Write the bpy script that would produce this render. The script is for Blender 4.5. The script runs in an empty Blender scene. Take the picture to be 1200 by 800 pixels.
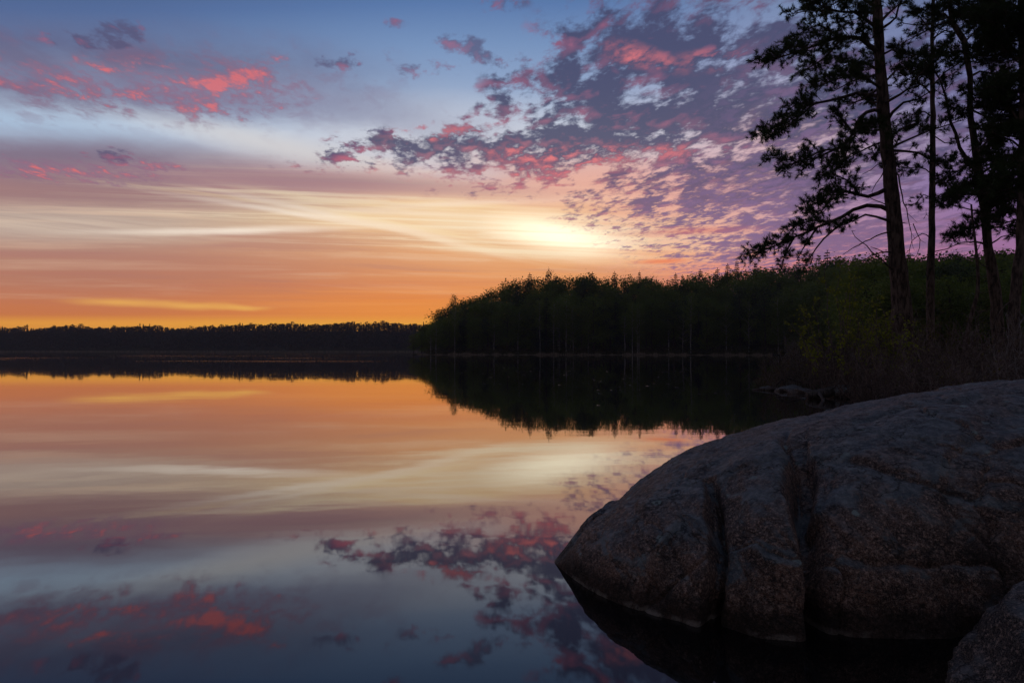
import bpy, math, random
import numpy as np
from mathutils import Vector, Matrix

# ------------------------------------------------------------------ camera
sc = bpy.context.scene
COL = sc.collection
EYE = Vector((0.0, 0.0, 1.2))
TILT = math.radians(0.75)
cam_d = bpy.data.cameras.new("camera")
cam_d.lens = 24.0
cam_d.sensor_width = 36.0
cam_d.clip_start = 0.05
cam_d.clip_end = 20000.0
cam = bpy.data.objects.new("camera", cam_d)
cam.location = EYE
cam.rotation_euler = (math.pi / 2 + TILT, 0, 0)
COL.objects.link(cam)
sc.camera = cam
sc.view_settings.view_transform = 'Standard'
sc.view_settings.look = 'None'
sc.view_settings.exposure = 0.0
sc.view_settings.gamma = 1.0
sc.view_settings.use_curve_mapping = False
sc.render.engine = 'CYCLES'
sc.cycles.use_denoising = True
sc.cycles.max_bounces = 8
sc.cycles.diffuse_bounces = 5
sc.cycles.glossy_bounces = 4
sc.cycles.transmission_bounces = 3
sc.cycles.transparent_max_bounces = 8
sc.cycles.sample_clamp_indirect = 6.0
sc.cycles.sample_clamp_direct = 0.0


def at(px, py, Y):
    """point seen at photo pixel (1200x800) standing Y metres in front of the lens"""
    a = (px - 600.0) / 800.0
    b = (400.0 - py) / 800.0
    c, s = math.cos(TILT), math.sin(TILT)
    d = Vector((a, c - b * s, s + b * c))
    return EYE + d * (Y / d.y)


# ------------------------------------------------------------------ node helper
class E:
    tree = None

    def __init__(s, sock):
        s.s = sock

    @staticmethod
    def math(op, *args, clamp=False):
        n = E.tree.nodes.new("ShaderNodeMath")
        n.operation = op
        n.use_clamp = clamp
        for i, a in enumerate(args):
            if isinstance(a, E):
                E.tree.links.new(a.s, n.inputs[i])
            else:
                n.inputs[i].default_value = float(a)
        return E(n.outputs[0])

    def __add__(s, o): return E.math('ADD', s, o)
    __radd__ = __add__
    def __sub__(s, o): return E.math('SUBTRACT', s, o)
    def __rsub__(s, o): return E.math('SUBTRACT', o, s)
    def __mul__(s, o): return E.math('MULTIPLY', s, o)
    __rmul__ = __mul__
    def __truediv__(s, o): return E.math('DIVIDE', s, o)
    def __rtruediv__(s, o): return E.math('DIVIDE', o, s)


def emax(a, b): return E.math('MAXIMUM', a, b)
def emin(a, b): return E.math('MINIMUM', a, b)
def eexp(a): return E.math('EXPONENT', a)
def eclamp(a): return E.math('ADD', a, 0.0, clamp=True)


def smooth(a, lo, hi):
    n = E.tree.nodes.new("ShaderNodeMapRange")
    n.interpolation_type = 'SMOOTHSTEP'
    E.tree.links.new(a.s, n.inputs[0])
    flip = lo > hi
    n.inputs[1].default_value = min(lo, hi)
    n.inputs[2].default_value = max(lo, hi)
    n.inputs[3].default_value = 1.0 if flip else 0.0
    n.inputs[4].default_value = 0.0 if flip else 1.0
    return E(n.outputs[0])


def vec(x, y, z=0.0):
    n = E.tree.nodes.new("ShaderNodeCombineXYZ")
    for i, a in enumerate((x, y, z)):
        if isinstance(a, E):
            E.tree.links.new(a.s, n.inputs[i])
        else:
            n.inputs[i].default_value = float(a)
    return E(n.outputs[0])


def sep(v):
    n = E.tree.nodes.new("ShaderNodeSeparateXYZ")
    E.tree.links.new(v.s, n.inputs[0])
    return E(n.outputs[0]), E(n.outputs[1]), E(n.outputs[2])


def noise(v, scale, detail=4.0, rough=0.5, dist=0.0, lac=2.0):
    n = E.tree.nodes.new("ShaderNodeTexNoise")
    n.inputs["Scale"].default_value = scale
    n.inputs["Detail"].default_value = detail
    n.inputs["Roughness"].default_value = rough
    n.inputs["Lacunarity"].default_value = lac
    n.inputs["Distortion"].default_value = dist
    E.tree.links.new(v.s, n.inputs["Vector"])
    return E(n.outputs["Fac"])


def voronoi(v, scale, feature='F1'):
    n = E.tree.nodes.new("ShaderNodeTexVoronoi")
    n.feature = feature
    n.inputs["Scale"].default_value = scale
    E.tree.links.new(v.s, n.inputs["Vector"])
    return E(n.outputs["Distance"])


def lin(c):
    return tuple((v / 12.92 if v <= 0.04045 else ((v + 0.055) / 1.055) ** 2.4) for v in (x / 255.0 for x in c))


def rgb(c):
    n = E.tree.nodes.new("ShaderNodeRGB")
    n.outputs[0].default_value = (c[0], c[1], c[2], 1)
    return E(n.outputs[0])


def mixc(f, a, b, mode='MIX'):
    n = E.tree.nodes.new("ShaderNodeMix")
    n.data_type = 'RGBA'
    n.blend_type = mode
    if isinstance(f, E):
        E.tree.links.new(f.s, n.inputs[0])
    else:
        n.inputs[0].default_value = f
    for a_, i in ((a, 6), (b, 7)):
        if isinstance(a_, E):
            E.tree.links.new(a_.s, n.inputs[i])
        else:
            n.inputs[i].default_value = (a_[0], a_[1], a_[2], 1)
    return E(n.outputs[2])


def ramp(f, stops, interp='LINEAR'):
    n = E.tree.nodes.new("ShaderNodeValToRGB")
    cr = n.color_ramp
    cr.interpolation = interp
    stops = sorted(stops)
    while len(cr.elements) < len(stops):
        cr.elements.new(0.5)
    for el, (p, c) in zip(cr.elements, stops):
        el.position = p
        el.color = (c[0], c[1], c[2], 1)
    E.tree.links.new(f.s, n.inputs[0])
    return E(n.outputs[0])


# ------------------------------------------------------------------ sky
SUN_AZ, SUN_EL = 4.3, 0.8            # degrees right of straight ahead, above the horizon
world = bpy.data.worlds.new("World")
sc.world = world
world.use_nodes = True
nt = world.node_tree
nt.nodes.clear()
E.tree = nt
tc = nt.nodes.new("ShaderNodeTexCoord")
dx, dy, dz = sep(E(tc.outputs["Generated"]))
zup = emax(dz, 0.0)
AZ = E.math('ARCTAN2', dx, dy) * (180 / math.pi)
EL0 = E.math('ARCTAN2', zup, E.math('SQRT', dx * dx + dy * dy)) * (180 / math.pi)
azc = emin(E.math('ABSOLUTE', AZ), 50.0) * (1 / 36.9)
EL = EL0 * (1.0 + azc * azc * 0.24)
# the cloud layer as a level sheet overhead
cz = zup + 0.035
CX, CY = dx / cz, dy / cz
PV = vec(CX, CY, 0.0)


def sky_at(px, py):
    return math.degrees(math.atan((px - 600) / 800)), math.degrees(math.atan((410 - py) / 800))


KY = CY * 0.60 + CX * 0.14
# slow drift of every outline so no bank of cloud has a clean edge
w1 = noise(PV, 1.3, 5, 0.6) - 0.5
w2 = noise(vec(CX + 31.0, CY, 4.0), 1.3, 5, 0.6) - 0.5
amp = smooth(EL, 1.0, 14.0)
WA = AZ + w1 * amp * 9.0
WE = EL + w2 * amp * 4.2


WV = vec(WA, WE, 0.0)                 # fully drifted directions
SV = vec(AZ + w1 * 2.0, EL + w2 * amp * 0.7, 0.0)   # barely drifted
PLAIN = vec(AZ, EL, 0.0)


def blob(px, py, sx, sy, tilt=0.0, V=None):
    """soft bank: gaussian of half widths sx, sy (photo pixels) round a direction; tilt>0 rises to the right"""
    V = WV if V is None else V
    a0, e0 = sky_at(px, py)
    k = math.degrees(1 / 800) * math.cos(math.radians(a0)) ** 2
    ke = math.degrees(1 / 800) * math.cos(math.radians(e0)) ** 2
    n = nt.nodes.new("ShaderNodeTexGradient")
    n.gradient_type = 'SPHERICAL'
    n.texture_mapping.vector_type = 'TEXTURE'
    n.texture_mapping.translation = (a0, e0, 0)
    n.texture_mapping.rotation = (0, 0, math.radians(tilt))
    n.texture_mapping.scale = (sx * k * 1.8, sy * ke * 1.8, 1)
    nt.links.new(V.s, n.inputs[0])
    return smooth(E(n.outputs["Fac"]), 0.0, 1.0)


def over(col, f, c, a=1.0):
    c = lin(c) if isinstance(c, tuple) and max(c) > 1.5 else c
    return mixc(eclamp(f * a), col, c)


def col_ramp(stops):
    return ramp(EL * (1 / 40.0), [(math.degrees(math.atan((410 - y) / 800)) / 40.0, lin(c)) for y, c in stops])


left = col_ramp([(-160, (40, 56, 94)), (0, (84, 108, 154)), (40, (104, 126, 166)), (100, (150, 174, 204)), (132, (172, 196, 222)), (155, (166, 182, 206)),
                 (178, (140, 136, 156)), (205, (156, 122, 128)), (228, (168, 134, 132)), (252, (182, 160, 150)), (270, (188, 164, 152)), (290, (182, 140, 126)),
                 (322, (186, 130, 108)), (346, (204, 126, 90)), (368, (218, 128, 74)), (378, (255, 172, 60)), (410, (255, 150, 50))])
mid = col_ramp([(-160, (44, 62, 104)), (0, (90, 122, 172)), (50, (120, 148, 190)), (100, (146, 168, 202)), (135, (186, 196, 216)), (155, (210, 214, 226)), (175, (216, 206, 210)),
                (200, (212, 180, 178)), (222, (206, 164, 154)), (236, (236, 200, 164)), (256, (240, 202, 158)), (278, (236, 182, 138)), (300, (224, 156, 114)),
                (325, (230, 146, 92)), (350, (238, 144, 74)), (368, (242, 144, 66)), (378, (255, 184, 60)), (410, (255, 160, 50))])
right = col_ramp([(-160, (40, 50, 84)), (0, (122, 140, 178)), (60, (148, 158, 194)), (110, (180, 174, 196)), (170, (204, 176, 188)), (220, (192, 158, 178)),
                  (260, (196, 150, 170)), (295, (226, 142, 152)), (320, (232, 130, 130)), (410, (220, 120, 100))])
farr = col_ramp([(-160, (36, 44, 74)), (0, (104, 116, 156)), (80, (116, 120, 166)), (160, (122, 112, 158)), (230, (134, 110, 162)), (290, (160, 112, 156)),
                 (330, (170, 110, 140)), (410, (150, 100, 110))])
sky = mixc(smooth(AZ + w1 * 6.0, -34.0, -6.0), left, mid)
sky = mixc(smooth(WA, 3.0, 24.0), sky, right)
sky = mixc(smooth(WA, 20.0, 36.0), sky, farr)

# fine level streaks in the high veil, drawn out along the wind
sv = vec(AZ * 0.030 + EL * 0.035, EL * 0.62 + AZ * 0.012, 0.0)
st = noise(sv, 1.0, 6, 0.62, 0.35)
st2 = noise(vec(AZ * 0.02, EL * 1.5, 7.0), 1.0, 4, 0.6)
veil = smooth(EL, 3.0, 6.0) * smooth(EL, 14.5, 11.0) * smooth(AZ, 24.0, 10.0)
sky = over(sky, smooth(st, 0.50, 0.68) * veil, (250, 216, 184), 0.40)
sky = over(sky, smooth(st, 0.50, 0.34) * veil, (176, 122, 116), 0.50)
low = smooth(EL, 7.5, 5.0) * smooth(EL, 1.5, 3.0)
sky = over(sky, smooth(st2, 0.50, 0.70) * low, (206, 118, 92), 0.35)
sky = over(sky, smooth(st2, 0.48, 0.32) * low * smooth(AZ, -34.0, -5.0), (255, 172, 96), 0.40)

# bright cirrus threads running down to the right
thr = noise(vec(AZ * 0.045, EL * 2.0 + AZ * 0.30, 3.0), 1.0, 5, 0.65)
fil = noise(vec(AZ * 0.03 + w1, EL * 2.6 + AZ * 0.10, 9.0), 1.0, 4, 0.6)
sky = over(sky, blob(540, 252, 300, 40, -4) * smooth(fil, 0.49, 0.60), (1.0, 0.86, 0.62), 0.80)
sky = over(sky, blob(420, 225, 330, 26, -4) * smooth(fil, 0.46, 0.34), (176, 132, 132), 0.55)
sky = over(sky, blob(470, 262, 150, 7, -14, V=SV) * smooth(thr, 0.34, 0.60), (255, 238, 196), 0.95)
sky = over(sky, blob(330, 238, 170, 6, -9, V=SV) * smooth(thr, 0.36, 0.62), (248, 222, 178), 0.85)
sky = over(sky, blob(520, 238, 170, 6, 2, V=SV) * smooth(thr, 0.34, 0.62), (255, 230, 180), 0.85)
sky = over(sky, blob(60, 262, 180, 13, -3, V=SV) * smooth(thr, 0.30, 0.60), (214, 192, 174), 0.75)
sky = over(sky, blob(250, 150, 330, 17, -10, V=SV), (200, 214, 232), 0.55)
sky = over(sky, blob(340, 170, 170, 14, -14, V=SV), (222, 214, 208), 0.60)
sky = over(sky, blob(480, 150, 130, 40, 0), (200, 204, 214), 0.45)

for px, py, sx, sy, tl in ((400, 254, 120, 3.5, -13), (490, 272, 90, 4.0, -14), (330, 246, 110, 3.0, -10), (560, 236, 130, 3.5, 3), (520, 250, 120, 3.0, -3), (280, 268, 130, 4.0, 1)):
    sky = over(sky, blob(px, py, sx, sy, tl, V=SV) * (fil * 0.9 + 0.4), (1.0, 0.87, 0.73), 0.95)
# the glow round the sun behind the veil
sky = over(sky, blob(640, 288, 230, 42, 0, V=PLAIN), (255, 194, 128), 0.40)
sky = over(sky, blob(610, 262, 190, 24, -4, V=SV), (252, 208, 150), 0.55)
sky = over(sky, blob(745, 252, 130, 42, -4), (248, 184, 142), 0.55)
gl = smooth(fil * 0.6 + st * 0.4, 0.38, 0.56) * 0.8 + 0.2
sky = over(sky, blob(610, 272, 150, 19, -5, V=SV) * gl, (1.0, 0.82, 0.58), 0.95)
sky = over(sky, blob(660, 277, 66, 19, -11, V=SV) * (gl * 0.5 + 0.5), (1.45, 1.27, 0.92), 1.0)
sky = over(sky, blob(720, 262, 90, 9, -8, V=SV) * gl, (1.0, 0.76, 0.52), 0.8)
sky = over(sky, blob(590, 292, 150, 7, -5, V=SV) * gl, (1.0, 0.80, 0.54), 0.8)
sky = over(sky, blob(760, 300, 70, 10, 4, V=SV), (255, 190, 130), 0.5)
sky = over(sky, blob(560, 218, 140, 16, -2), (244, 190, 164), 0.55)
sky = over(sky, blob(700, 208, 110, 26, -6), (240, 178, 160), 0.65)

# yellow slits over the left horizon
LOW = vec(AZ, EL + (noise(vec(AZ * 0.3, EL * 0.8, 2.0), 1.0, 3) - 0.5) * 0.5, 0.0)
for px, py, sx, sy in ((140, 353, 48, 4.5), (225, 357, 50, 4.0), (285, 360, 26, 2.6)):
    sky = over(sky, blob(px, py, sx, sy, -2, V=LOW), (250, 186, 92), 0.80)
sky = over(sky, blob(480, 368, 110, 16, 0, V=LOW), (250, 156, 66), 0.45)

# soft mauve banks of the left half
CV = vec(CX, KY, 11.0)
d1 = noise(CV, 7.0, 4, 0.56, 0.25)
d2 = noise(vec(CX, KY + 0.045, 11.0), 7.0, 2, 0.56, 0.25)
grit = noise(vec(CX, KY * 1.2, 8.0), 32.0, 4, 0.65)
fine = noise(vec(CX, KY, 5.0), 15.0, 4, 0.62, 0.3)
dens = d1 * 0.51 + fine * 0.33 + grit * 0.16
lit = eclamp((d1 - d2) * 3.2 + (fine - 0.5) * 1.3 + (grit - 0.5) * 0.6 + 0.14)

bt = smooth(noise(vec(CX * 0.8, KY, 21.0), 3.0, 6, 0.62, 0.4), 0.36, 0.60)
sky = over(sky, blob(130, 72, 300, 44, -5) * (bt * 0.40 + 0.62), (98, 94, 126), 1.0)
sky = over(sky, blob(110, 96, 260, 26, -5) * (bt * 0.6 + 0.4), (114, 98, 128), 0.85)
sky = over(sky, blob(140, 88, 280, 44, -4) * smooth(fine * 0.5 + d1 * 0.5, 0.47, 0.60), (128, 96, 122), 0.85)
sky = over(sky, blob(330, 112, 260, 24, -9), (140, 144, 172), 0.65)
sky = over(sky, blob(60, 184, 260, 26, -4) * (bt * 0.4 + 0.6), (130, 112, 132), 0.80)
sky = over(sky, blob(350, 209, 230, 12, -3, V=SV) * (fil * 0.8 + 0.55), (164, 128, 136), 0.90)
sky = over(sky, blob(110, 228, 300, 12, -2, V=SV), (158, 122, 124), 0.65)
sky = over(sky, blob(180, 318, 300, 24, 1, V=SV), (188, 122, 102), 0.45)

# ---- broken altocumulus: lit pink on the flanks that face the low sun, slate inside
big = emax(blob(800, 50, 150, 70, 8), blob(930, 110, 230, 90, 6))
big = emax(big, blob(720, 152, 200, 46, 8))
big = emax(big, blob(560, 166, 170, 26, 5) * 0.9)
big = emax(big, blob(700, 100, 130, 60, 12) * 0.85)
big = emax(big, blob(890, 210, 200, 64, 6))
big = emax(big, blob(950, 280, 180, 44, 2) * 0.9)
big = emax(big, blob(640, 92, 40, 22) * 0.95)
cov = smooth(dens + big * 0.20, 0.545, 0.665) * smooth(big, 0.04, 0.25)
core = smooth(dens + big * 0.20, 0.575, 0.72)
deep = smooth(EL, 7.0, 18.0)
slate = mixc(deep, lin((132, 102, 140)), lin((68, 70, 103)))
rose = mixc(smooth(EL, 11.0, 20.0), lin((244, 152, 142)), lin((188, 104, 130)))
sunward = smooth(AZ, 25.0, 6.0)
body = mixc(eclamp((1.0 - core) * 0.30 + (lit - 0.30) * 0.95) * (sunward * 0.62 + 0.22), slate, rose)
sky = mixc(cov * 0.92, sky, body)
mot = emax(blob(900, 245, 150, 80, 6), blob(980, 160, 130, 100, 0) * 0.8)
sky = over(sky, mot * smooth(fine * 0.6 + grit * 0.25 + d1 * 0.15, 0.46, 0.58), (134, 108, 148), 0.72)
# pink fringe below the dark field
fr = emax(blob(690, 186, 140, 13, 6), blob(520, 155, 60, 10, 3))
fr = emax(fr, emax(blob(640, 172, 70, 9, 2), blob(830, 62, 34, 12, 10) * 0.8))
fr = emax(fr, blob(755, 68, 34, 11, -10) * 0.8)
sky = over(sky, fr * smooth(dens, 0.47, 0.60), (244, 130, 130), 0.85)
# pale gaps toward the right-hand horizon
gap = emax(blob(800, 245, 100, 55, 20), blob(900, 160, 90, 30, 8) * 0.4) * smooth(dens, 0.52, 0.42)
sky = over(sky, gap, (240, 176, 166), 0.5)
sky = over(sky, blob(800, 270, 60, 4, 3, V=SV), (206, 112, 112), 0.6)
sky = over(sky, blob(775, 305, 30, 2.5, 2, V=SV), (244, 128, 84), 0.8)

# red tatters over the left bank
red = emax(blob(235, 100, 110, 34, -4), blob(290, 84, 52, 18, 6) * 0.85)
red = emax(red, blob(70, 84, 120, 22, -4) * 0.85)
red = emax(red, blob(60, 198, 130, 14, -3) * 0.9)
red = emax(red, blob(180, 194, 44, 9, -8))
red = emax(red, blob(100, 55, 45, 9, 0) * 0.5)
rd = d1 * 0.28 + fine * 0.44 + grit * 0.28 + red * 0.15
rc = smooth(rd, 0.53, 0.66) * smooth(red, 0.05, 0.45)
sky = mixc(rc * 0.72, sky, mixc(smooth(rd + lit * 0.10, 0.63, 0.80), lin((142, 108, 134)), lin((232, 112, 112))))
# dark scraps
dk = emax(blob(125, 28, 66, 15, 4), blob(400, 74, 52, 11, 6) * 0.9)
dk = emax(dk, blob(410, 182, 36, 12, 2))
dk = emax(dk, emax(blob(590, 4, 28, 14), blob(548, 58, 36, 12, -12)))
dk = emax(dk, emax(blob(500, 80, 34, 8, 4) * 0.8, blob(135, 182, 30, 8, -4)))
dk = emax(dk, emax(blob(440, 156, 20, 6) * 0.9, blob(465, 36, 14, 6) * 0.7))
dc = smooth(d1 * 0.35 + fine * 0.45 + grit * 0.2 + dk * 0.13, 0.54, 0.66) * smooth(dk, 0.08, 0.40)
sky = mixc(dc * 0.75, sky, mixc(eclamp((lit - 0.2) * 0.7 + smooth(EL, 19.0, 13.0) * 0.4), lin((84, 82, 116)), lin((206, 104, 124))))

# the far half of the sky, away from the sunset
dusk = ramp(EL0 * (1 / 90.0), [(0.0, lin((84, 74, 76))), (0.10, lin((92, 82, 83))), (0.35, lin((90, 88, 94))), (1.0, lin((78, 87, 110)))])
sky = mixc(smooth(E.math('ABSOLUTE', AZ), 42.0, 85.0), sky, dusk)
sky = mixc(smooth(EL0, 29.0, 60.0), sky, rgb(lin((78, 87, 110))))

nish = nt.nodes.new("ShaderNodeTexSky")
nish.sky_type = 'NISHITA'
nish.sun_disc = False
nish.sun_elevation = math.radians(SUN_EL)
nish.sun_rotation = math.radians(SUN_AZ)
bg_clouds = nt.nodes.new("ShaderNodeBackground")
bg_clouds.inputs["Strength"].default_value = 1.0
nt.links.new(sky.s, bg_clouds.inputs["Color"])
bg_air = nt.nodes.new("ShaderNodeBackground")
bg_air.inputs["Strength"].default_value = 0.002
nt.links.new(nish.outputs[0], bg_air.inputs["Color"])
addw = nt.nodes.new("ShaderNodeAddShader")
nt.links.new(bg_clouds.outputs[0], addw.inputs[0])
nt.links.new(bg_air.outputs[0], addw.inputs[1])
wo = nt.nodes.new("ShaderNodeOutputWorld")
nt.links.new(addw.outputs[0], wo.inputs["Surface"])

sun_d = bpy.data.lights.new("sun", 'SUN')
sun_d.energy = 0.5
sun_d.angle = math.radians(0.6)
sun_d.color = (1.0, 0.62, 0.32)
sun = bpy.data.objects.new("sun", sun_d)
sdir = Vector((math.sin(math.radians(SUN_AZ)) * math.cos(math.radians(SUN_EL)),
               math.cos(math.radians(SUN_AZ)) * math.cos(math.radians(SUN_EL)), math.sin(math.radians(SUN_EL))))
sun.rotation_euler = sdir.to_track_quat('Z', 'Y').to_euler()
sun.location = (0, 0, 60)
COL.objects.link(sun)

# ------------------------------------------------------------------ materials
def mat(name):
    m = bpy.data.materials.new(name)
    m.use_nodes = True
    m.node_tree.nodes.clear()
    E.tree = m.node_tree
    out = m.node_tree.nodes.new("ShaderNodeOutputMaterial")
    b = m.node_tree.nodes.new("ShaderNodeBsdfPrincipled")
    m.node_tree.links.new(b.outputs[0], out.inputs[0])
    return m, b


def plug(e, sock):
    if isinstance(e, E):
        E.tree.links.new(e.s, sock)
    else:
        sock.default_value = e


def coords(kind="Object"):
    n = E.tree.nodes.new("ShaderNodeTexCoord")
    return E(n.outputs[kind])


def world_pos():
    n = E.tree.nodes.new("ShaderNodeNewGeometry")
    return E(n.outputs["Position"])


def bump(b, h, strength, distance):
    n = E.tree.nodes.new("ShaderNodeBump")
    plug(strength, n.inputs["Strength"])
    n.inputs["Distance"].default_value = distance
    E.tree.links.new(h.s, n.inputs["Height"])
    E.tree.links.new(n.outputs[0], b.inputs["Normal"])


m_water, b = mat("lake_water")
p = world_pos()
x, y, z = sep(p)
b.inputs["Base Color"].default_value = (0.006, 0.0055, 0.006, 1)
b.inputs["IOR"].default_value = 1.34
b.inputs["Coat Weight"].default_value = 0.6
b.inputs["Coat IOR"].default_value = 1.33
b.inputs["Coat Roughness"].default_value = 0.02
# long-exposure calm: the mirror is only faintly combed, a ruffled lane lies under the far shore
lane = smooth(noise(vec(x * 0.02, y * 0.09, 0), 1.0, 4, 0.6), 0.56, 0.66) * smooth(y, 45.0, 90.0)
lane = emax(lane, smooth(E.math('ABSOLUTE', y - 112.0 - (noise(vec(x * 0.03, 0, 0), 1.0, 2) - 0.5) * 8.0), 5.0, 2.0) * smooth(x, -22.0, -8.0))
plug(0.022 + lane * 0.10, b.inputs["Roughness"])
h = noise(vec(x * 0.9, y * 1.6, 0), 0.55, 3, 0.55) + noise(vec(x * 0.25, y * 0.5, 3.0), 1.0, 2) * 0.8
bump(b, h, 0.05 + lane * 0.9, 0.05)

# ------------------------------------------------------------------ scene bookkeeping
def tag(o, label=None, cat=None, group=None, kind=None):
    if label: o["label"] = label
    if cat: o["category"] = cat
    if group: o["group"] = group
    if kind: o["kind"] = kind
    return o


def empty(name, loc, rz=0.0, sz=1.0):
    o = bpy.data.objects.new(name, None)
    o.empty_display_size = 0.3
    o.location = loc
    o.rotation_euler = (0, 0, rz)
    o.scale = (sz, sz, sz)
    COL.objects.link(o)
    return o


class MB:
    """collects geometry for ONE mesh object"""

    def __init__(s):
        s.v = []
        s.f = []

    def add(s, vs, fs):
        n = len(s.v)
        s.v.extend(vs)
        s.f.extend([tuple(i + n for i in f) for f in fs])

    def tube(s, pts, rad, sides=6, cap=True):
        pts = [Vector(p) for p in pts]
        n0 = len(s.v)
        ref = Vector((0.31, 0.95, 0.1))
        for i, p in enumerate(pts):
            d = (pts[min(i + 1, len(pts) - 1)] - pts[max(i - 1, 0)])
            if d.length < 1e-9:
                d = Vector((0, 0, 1))
            d.normalize()
            u = d.cross(ref)
            if u.length < 0.15:
                u = d.cross(Vector((1, 0, 0.2)))
            u.normalize()
            w = d.cross(u)
            r = rad[i] if hasattr(rad, '__len__') else rad
            for k in range(sides):
                a = 2 * math.pi * k / sides
                q = p + (u * math.cos(a) + w * math.sin(a)) * r
                s.v.append((q.x, q.y, q.z))
        for i in range(len(pts) - 1):
            a, b_ = n0 + i * sides, n0 + (i + 1) * sides
            for k in range(sides):
                k2 = (k + 1) % sides
                s.f.append((a + k, a + k2, b_ + k2, b_ + k))
        if cap:
            s.f.append(tuple(n0 + (len(pts) - 1) * sides + k for k in range(sides)))

    def blade(s, p, d, length, width, side=None, bend=0.0):
        """narrow leaf or needle as one triangle pair"""
        d = Vector(d).normalized()
        if side is None:
            side = Vector((random.gauss(0, 1), random.gauss(0, 1), random.gauss(0, 1)))
        sd = d.cross(side)
        if sd.length < 1e-5:
            sd = d.cross(Vector((0.3, 0.5, 0.8)))
        sd.normalize()
        p = Vector(p)
        m = p + d * (length * 0.45)
        t = p + d * length + Vector((0, 0, -bend))
        n = len(s.v)
        for q in (p, m + sd * width * 0.5, t, m - sd * width * 0.5):
            s.v.append((q.x, q.y, q.z))
        s.f.append((n, n + 1, n + 2, n + 3))

    def build(s, name, material, parent=None, smooth_=False, origin=None):
        me = bpy.data.meshes.new(name)
        vs = s.v
        if origin is not None:
            ox, oy, oz = origin
            vs = [(a - ox, b_ - oy, c - oz) for a, b_, c in vs]
        me.from_pydata(vs, [], s.f)
        if smooth_:
            me.polygons.foreach_set("use_smooth", [True] * len(me.polygons))
        me.materials.append(material)
        me.update()
        o = bpy.data.objects.new(name, me)
        COL.objects.link(o)
        if parent is not None:
            o.parent = parent
        elif origin is not None:
            o.location = origin
        return o


def copy_thing(root, loc, rz, sz, label, group=None):
    r = root.copy()
    COL.objects.link(r)
    r.location = loc
    r.rotation_euler = (0, 0, rz)
    r.scale = sz if hasattr(sz, '__len__') else (sz, sz, sz)
    r["label"] = label
    if group: r["group"] = group
    for ch in root.children:
        c = ch.copy()
        COL.objects.link(c)
        c.parent = r
        for g in ch.children:
            q = g.copy()
            COL.objects.link(q)
            q.parent = c
    return r


def vnoise(seed):
    rng = np.random.RandomState(seed)
    tab = rng.rand(64, 64)

    def f(x, y):
        x, y = np.asarray(x, float), np.asarray(y, float)
        xi, yi = np.floor(x).astype(int), np.floor(y).astype(int)
        fx, fy = x - xi, y - yi
        fx, fy = fx * fx * (3 - 2 * fx), fy * fy * (3 - 2 * fy)
        a = tab[xi % 64, yi % 64]; b_ = tab[(xi + 1) % 64, yi % 64]
        c = tab[xi % 64, (yi + 1) % 64]; d = tab[(xi + 1) % 64, (yi + 1) % 64]
        return (a * (1 - fx) + b_ * fx) * (1 - fy) + (c * (1 - fx) + d * fx) * fy - 0.5
    return f


def fbm(seed, octaves=4, gain=0.5):
    ns = [vnoise(seed + i) for i in range(octaves)]

    def f(x, y):
        t, a, k = 0.0, 1.0, 1.0
        for n in ns:
            t = t + a * n(x * k + 3.7, y * k + 9.1)
            a *= gain
            k *= 2.03
        return t
    return f


# ------------------------------------------------------------------ land
m_soil, b = mat("forest_floor")
p = world_pos()
n1 = noise(p, 0.9, 5, 0.6)
n2 = noise(p, 9.0, 4, 0.7)
plug(mixc(smooth(n1 + n2 * 0.5, 0.55, 0.9), lin((44, 36, 26)), lin((50, 56, 30))), b.inputs["Base Color"])
b.inputs["Roughness"].default_value = 1.0
b.inputs["Specular IOR Level"].default_value = 0.1
bump(b, n2, 0.6, 0.05)

SHORE = [(-27, 205), (-29, 195), (-24, 191), (-8, 186), (6, 184), (22, 181), (40, 178), (58, 172), (68, 163), (72, 150), (68, 132),
         (58, 112), (46, 90), (34, 68), (24, 50), (16.5, 38), (11.5, 30), (9.0, 25.5), (7.9, 22.5), (8.4, 20.3), (9.4, 18.6), (9.2, 16),
         (8.2, 13), (7.6, 10), (6.6, 7.6), (5.6, 6.2), (5.3, 4.0), (6.2, 1.0), (7.0, -14), (420, -14), (420, 520), (0, 520), (-12, 300), (-18, 240)]
_P = np.array(SHORE, float)


def shore_dist(X, Y):
    """metres inland (negative over the water)"""
    X, Y = np.asarray(X, float), np.asarray(Y, float)
    d = np.full(X.shape, 1e9)
    inside = np.zeros(X.shape, bool)
    for i in range(len(_P)):
        (ax, ay), (bx, by) = _P[i], _P[(i + 1) % len(_P)]
        ux, uy = bx - ax, by - ay
        t = np.clip(((X - ax) * ux + (Y - ay) * uy) / (ux * ux + uy * uy), 0, 1)
        d = np.minimum(d, np.hypot(X - ax - t * ux, Y - ay - t * uy))
        if ay != by:
            cr = ((ay > Y) != (by > Y)) & (X < (bx - ax) * (Y - ay) / (by - ay) + ax)
            inside ^= cr
    return np.where(inside, d, -d)


_gn = fbm(5, 5)


def ground_z(X, Y):
    X, Y = np.asarray(X, float), np.asarray(Y, float)
    d = shore_dist(X, Y)
    wob = _gn(X * 0.45, Y * 0.45)
    d = d + wob * 1.2
    near = np.clip((60.0 - Y) / 30.0, 0, 1)
    hill = np.clip((Y - 60) / 60, 0, 1)
    up = 0.32 * (1 - np.exp(-np.maximum(d, 0) / 1.2)) + np.maximum(d, 0) * 0.05 * near + hill * 8.5 * (1 - np.exp(-(np.maximum(d - 3, 0) / 42.0) ** 1.4))
    up = up * (1 + 0.0 * d) + wob * 0.16 * np.clip(d, 0, 1)
    down = -1.5 * (1 - np.exp(np.minimum(d, 0) / 1.5))
    return np.where(d > 0, up, down)


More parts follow.
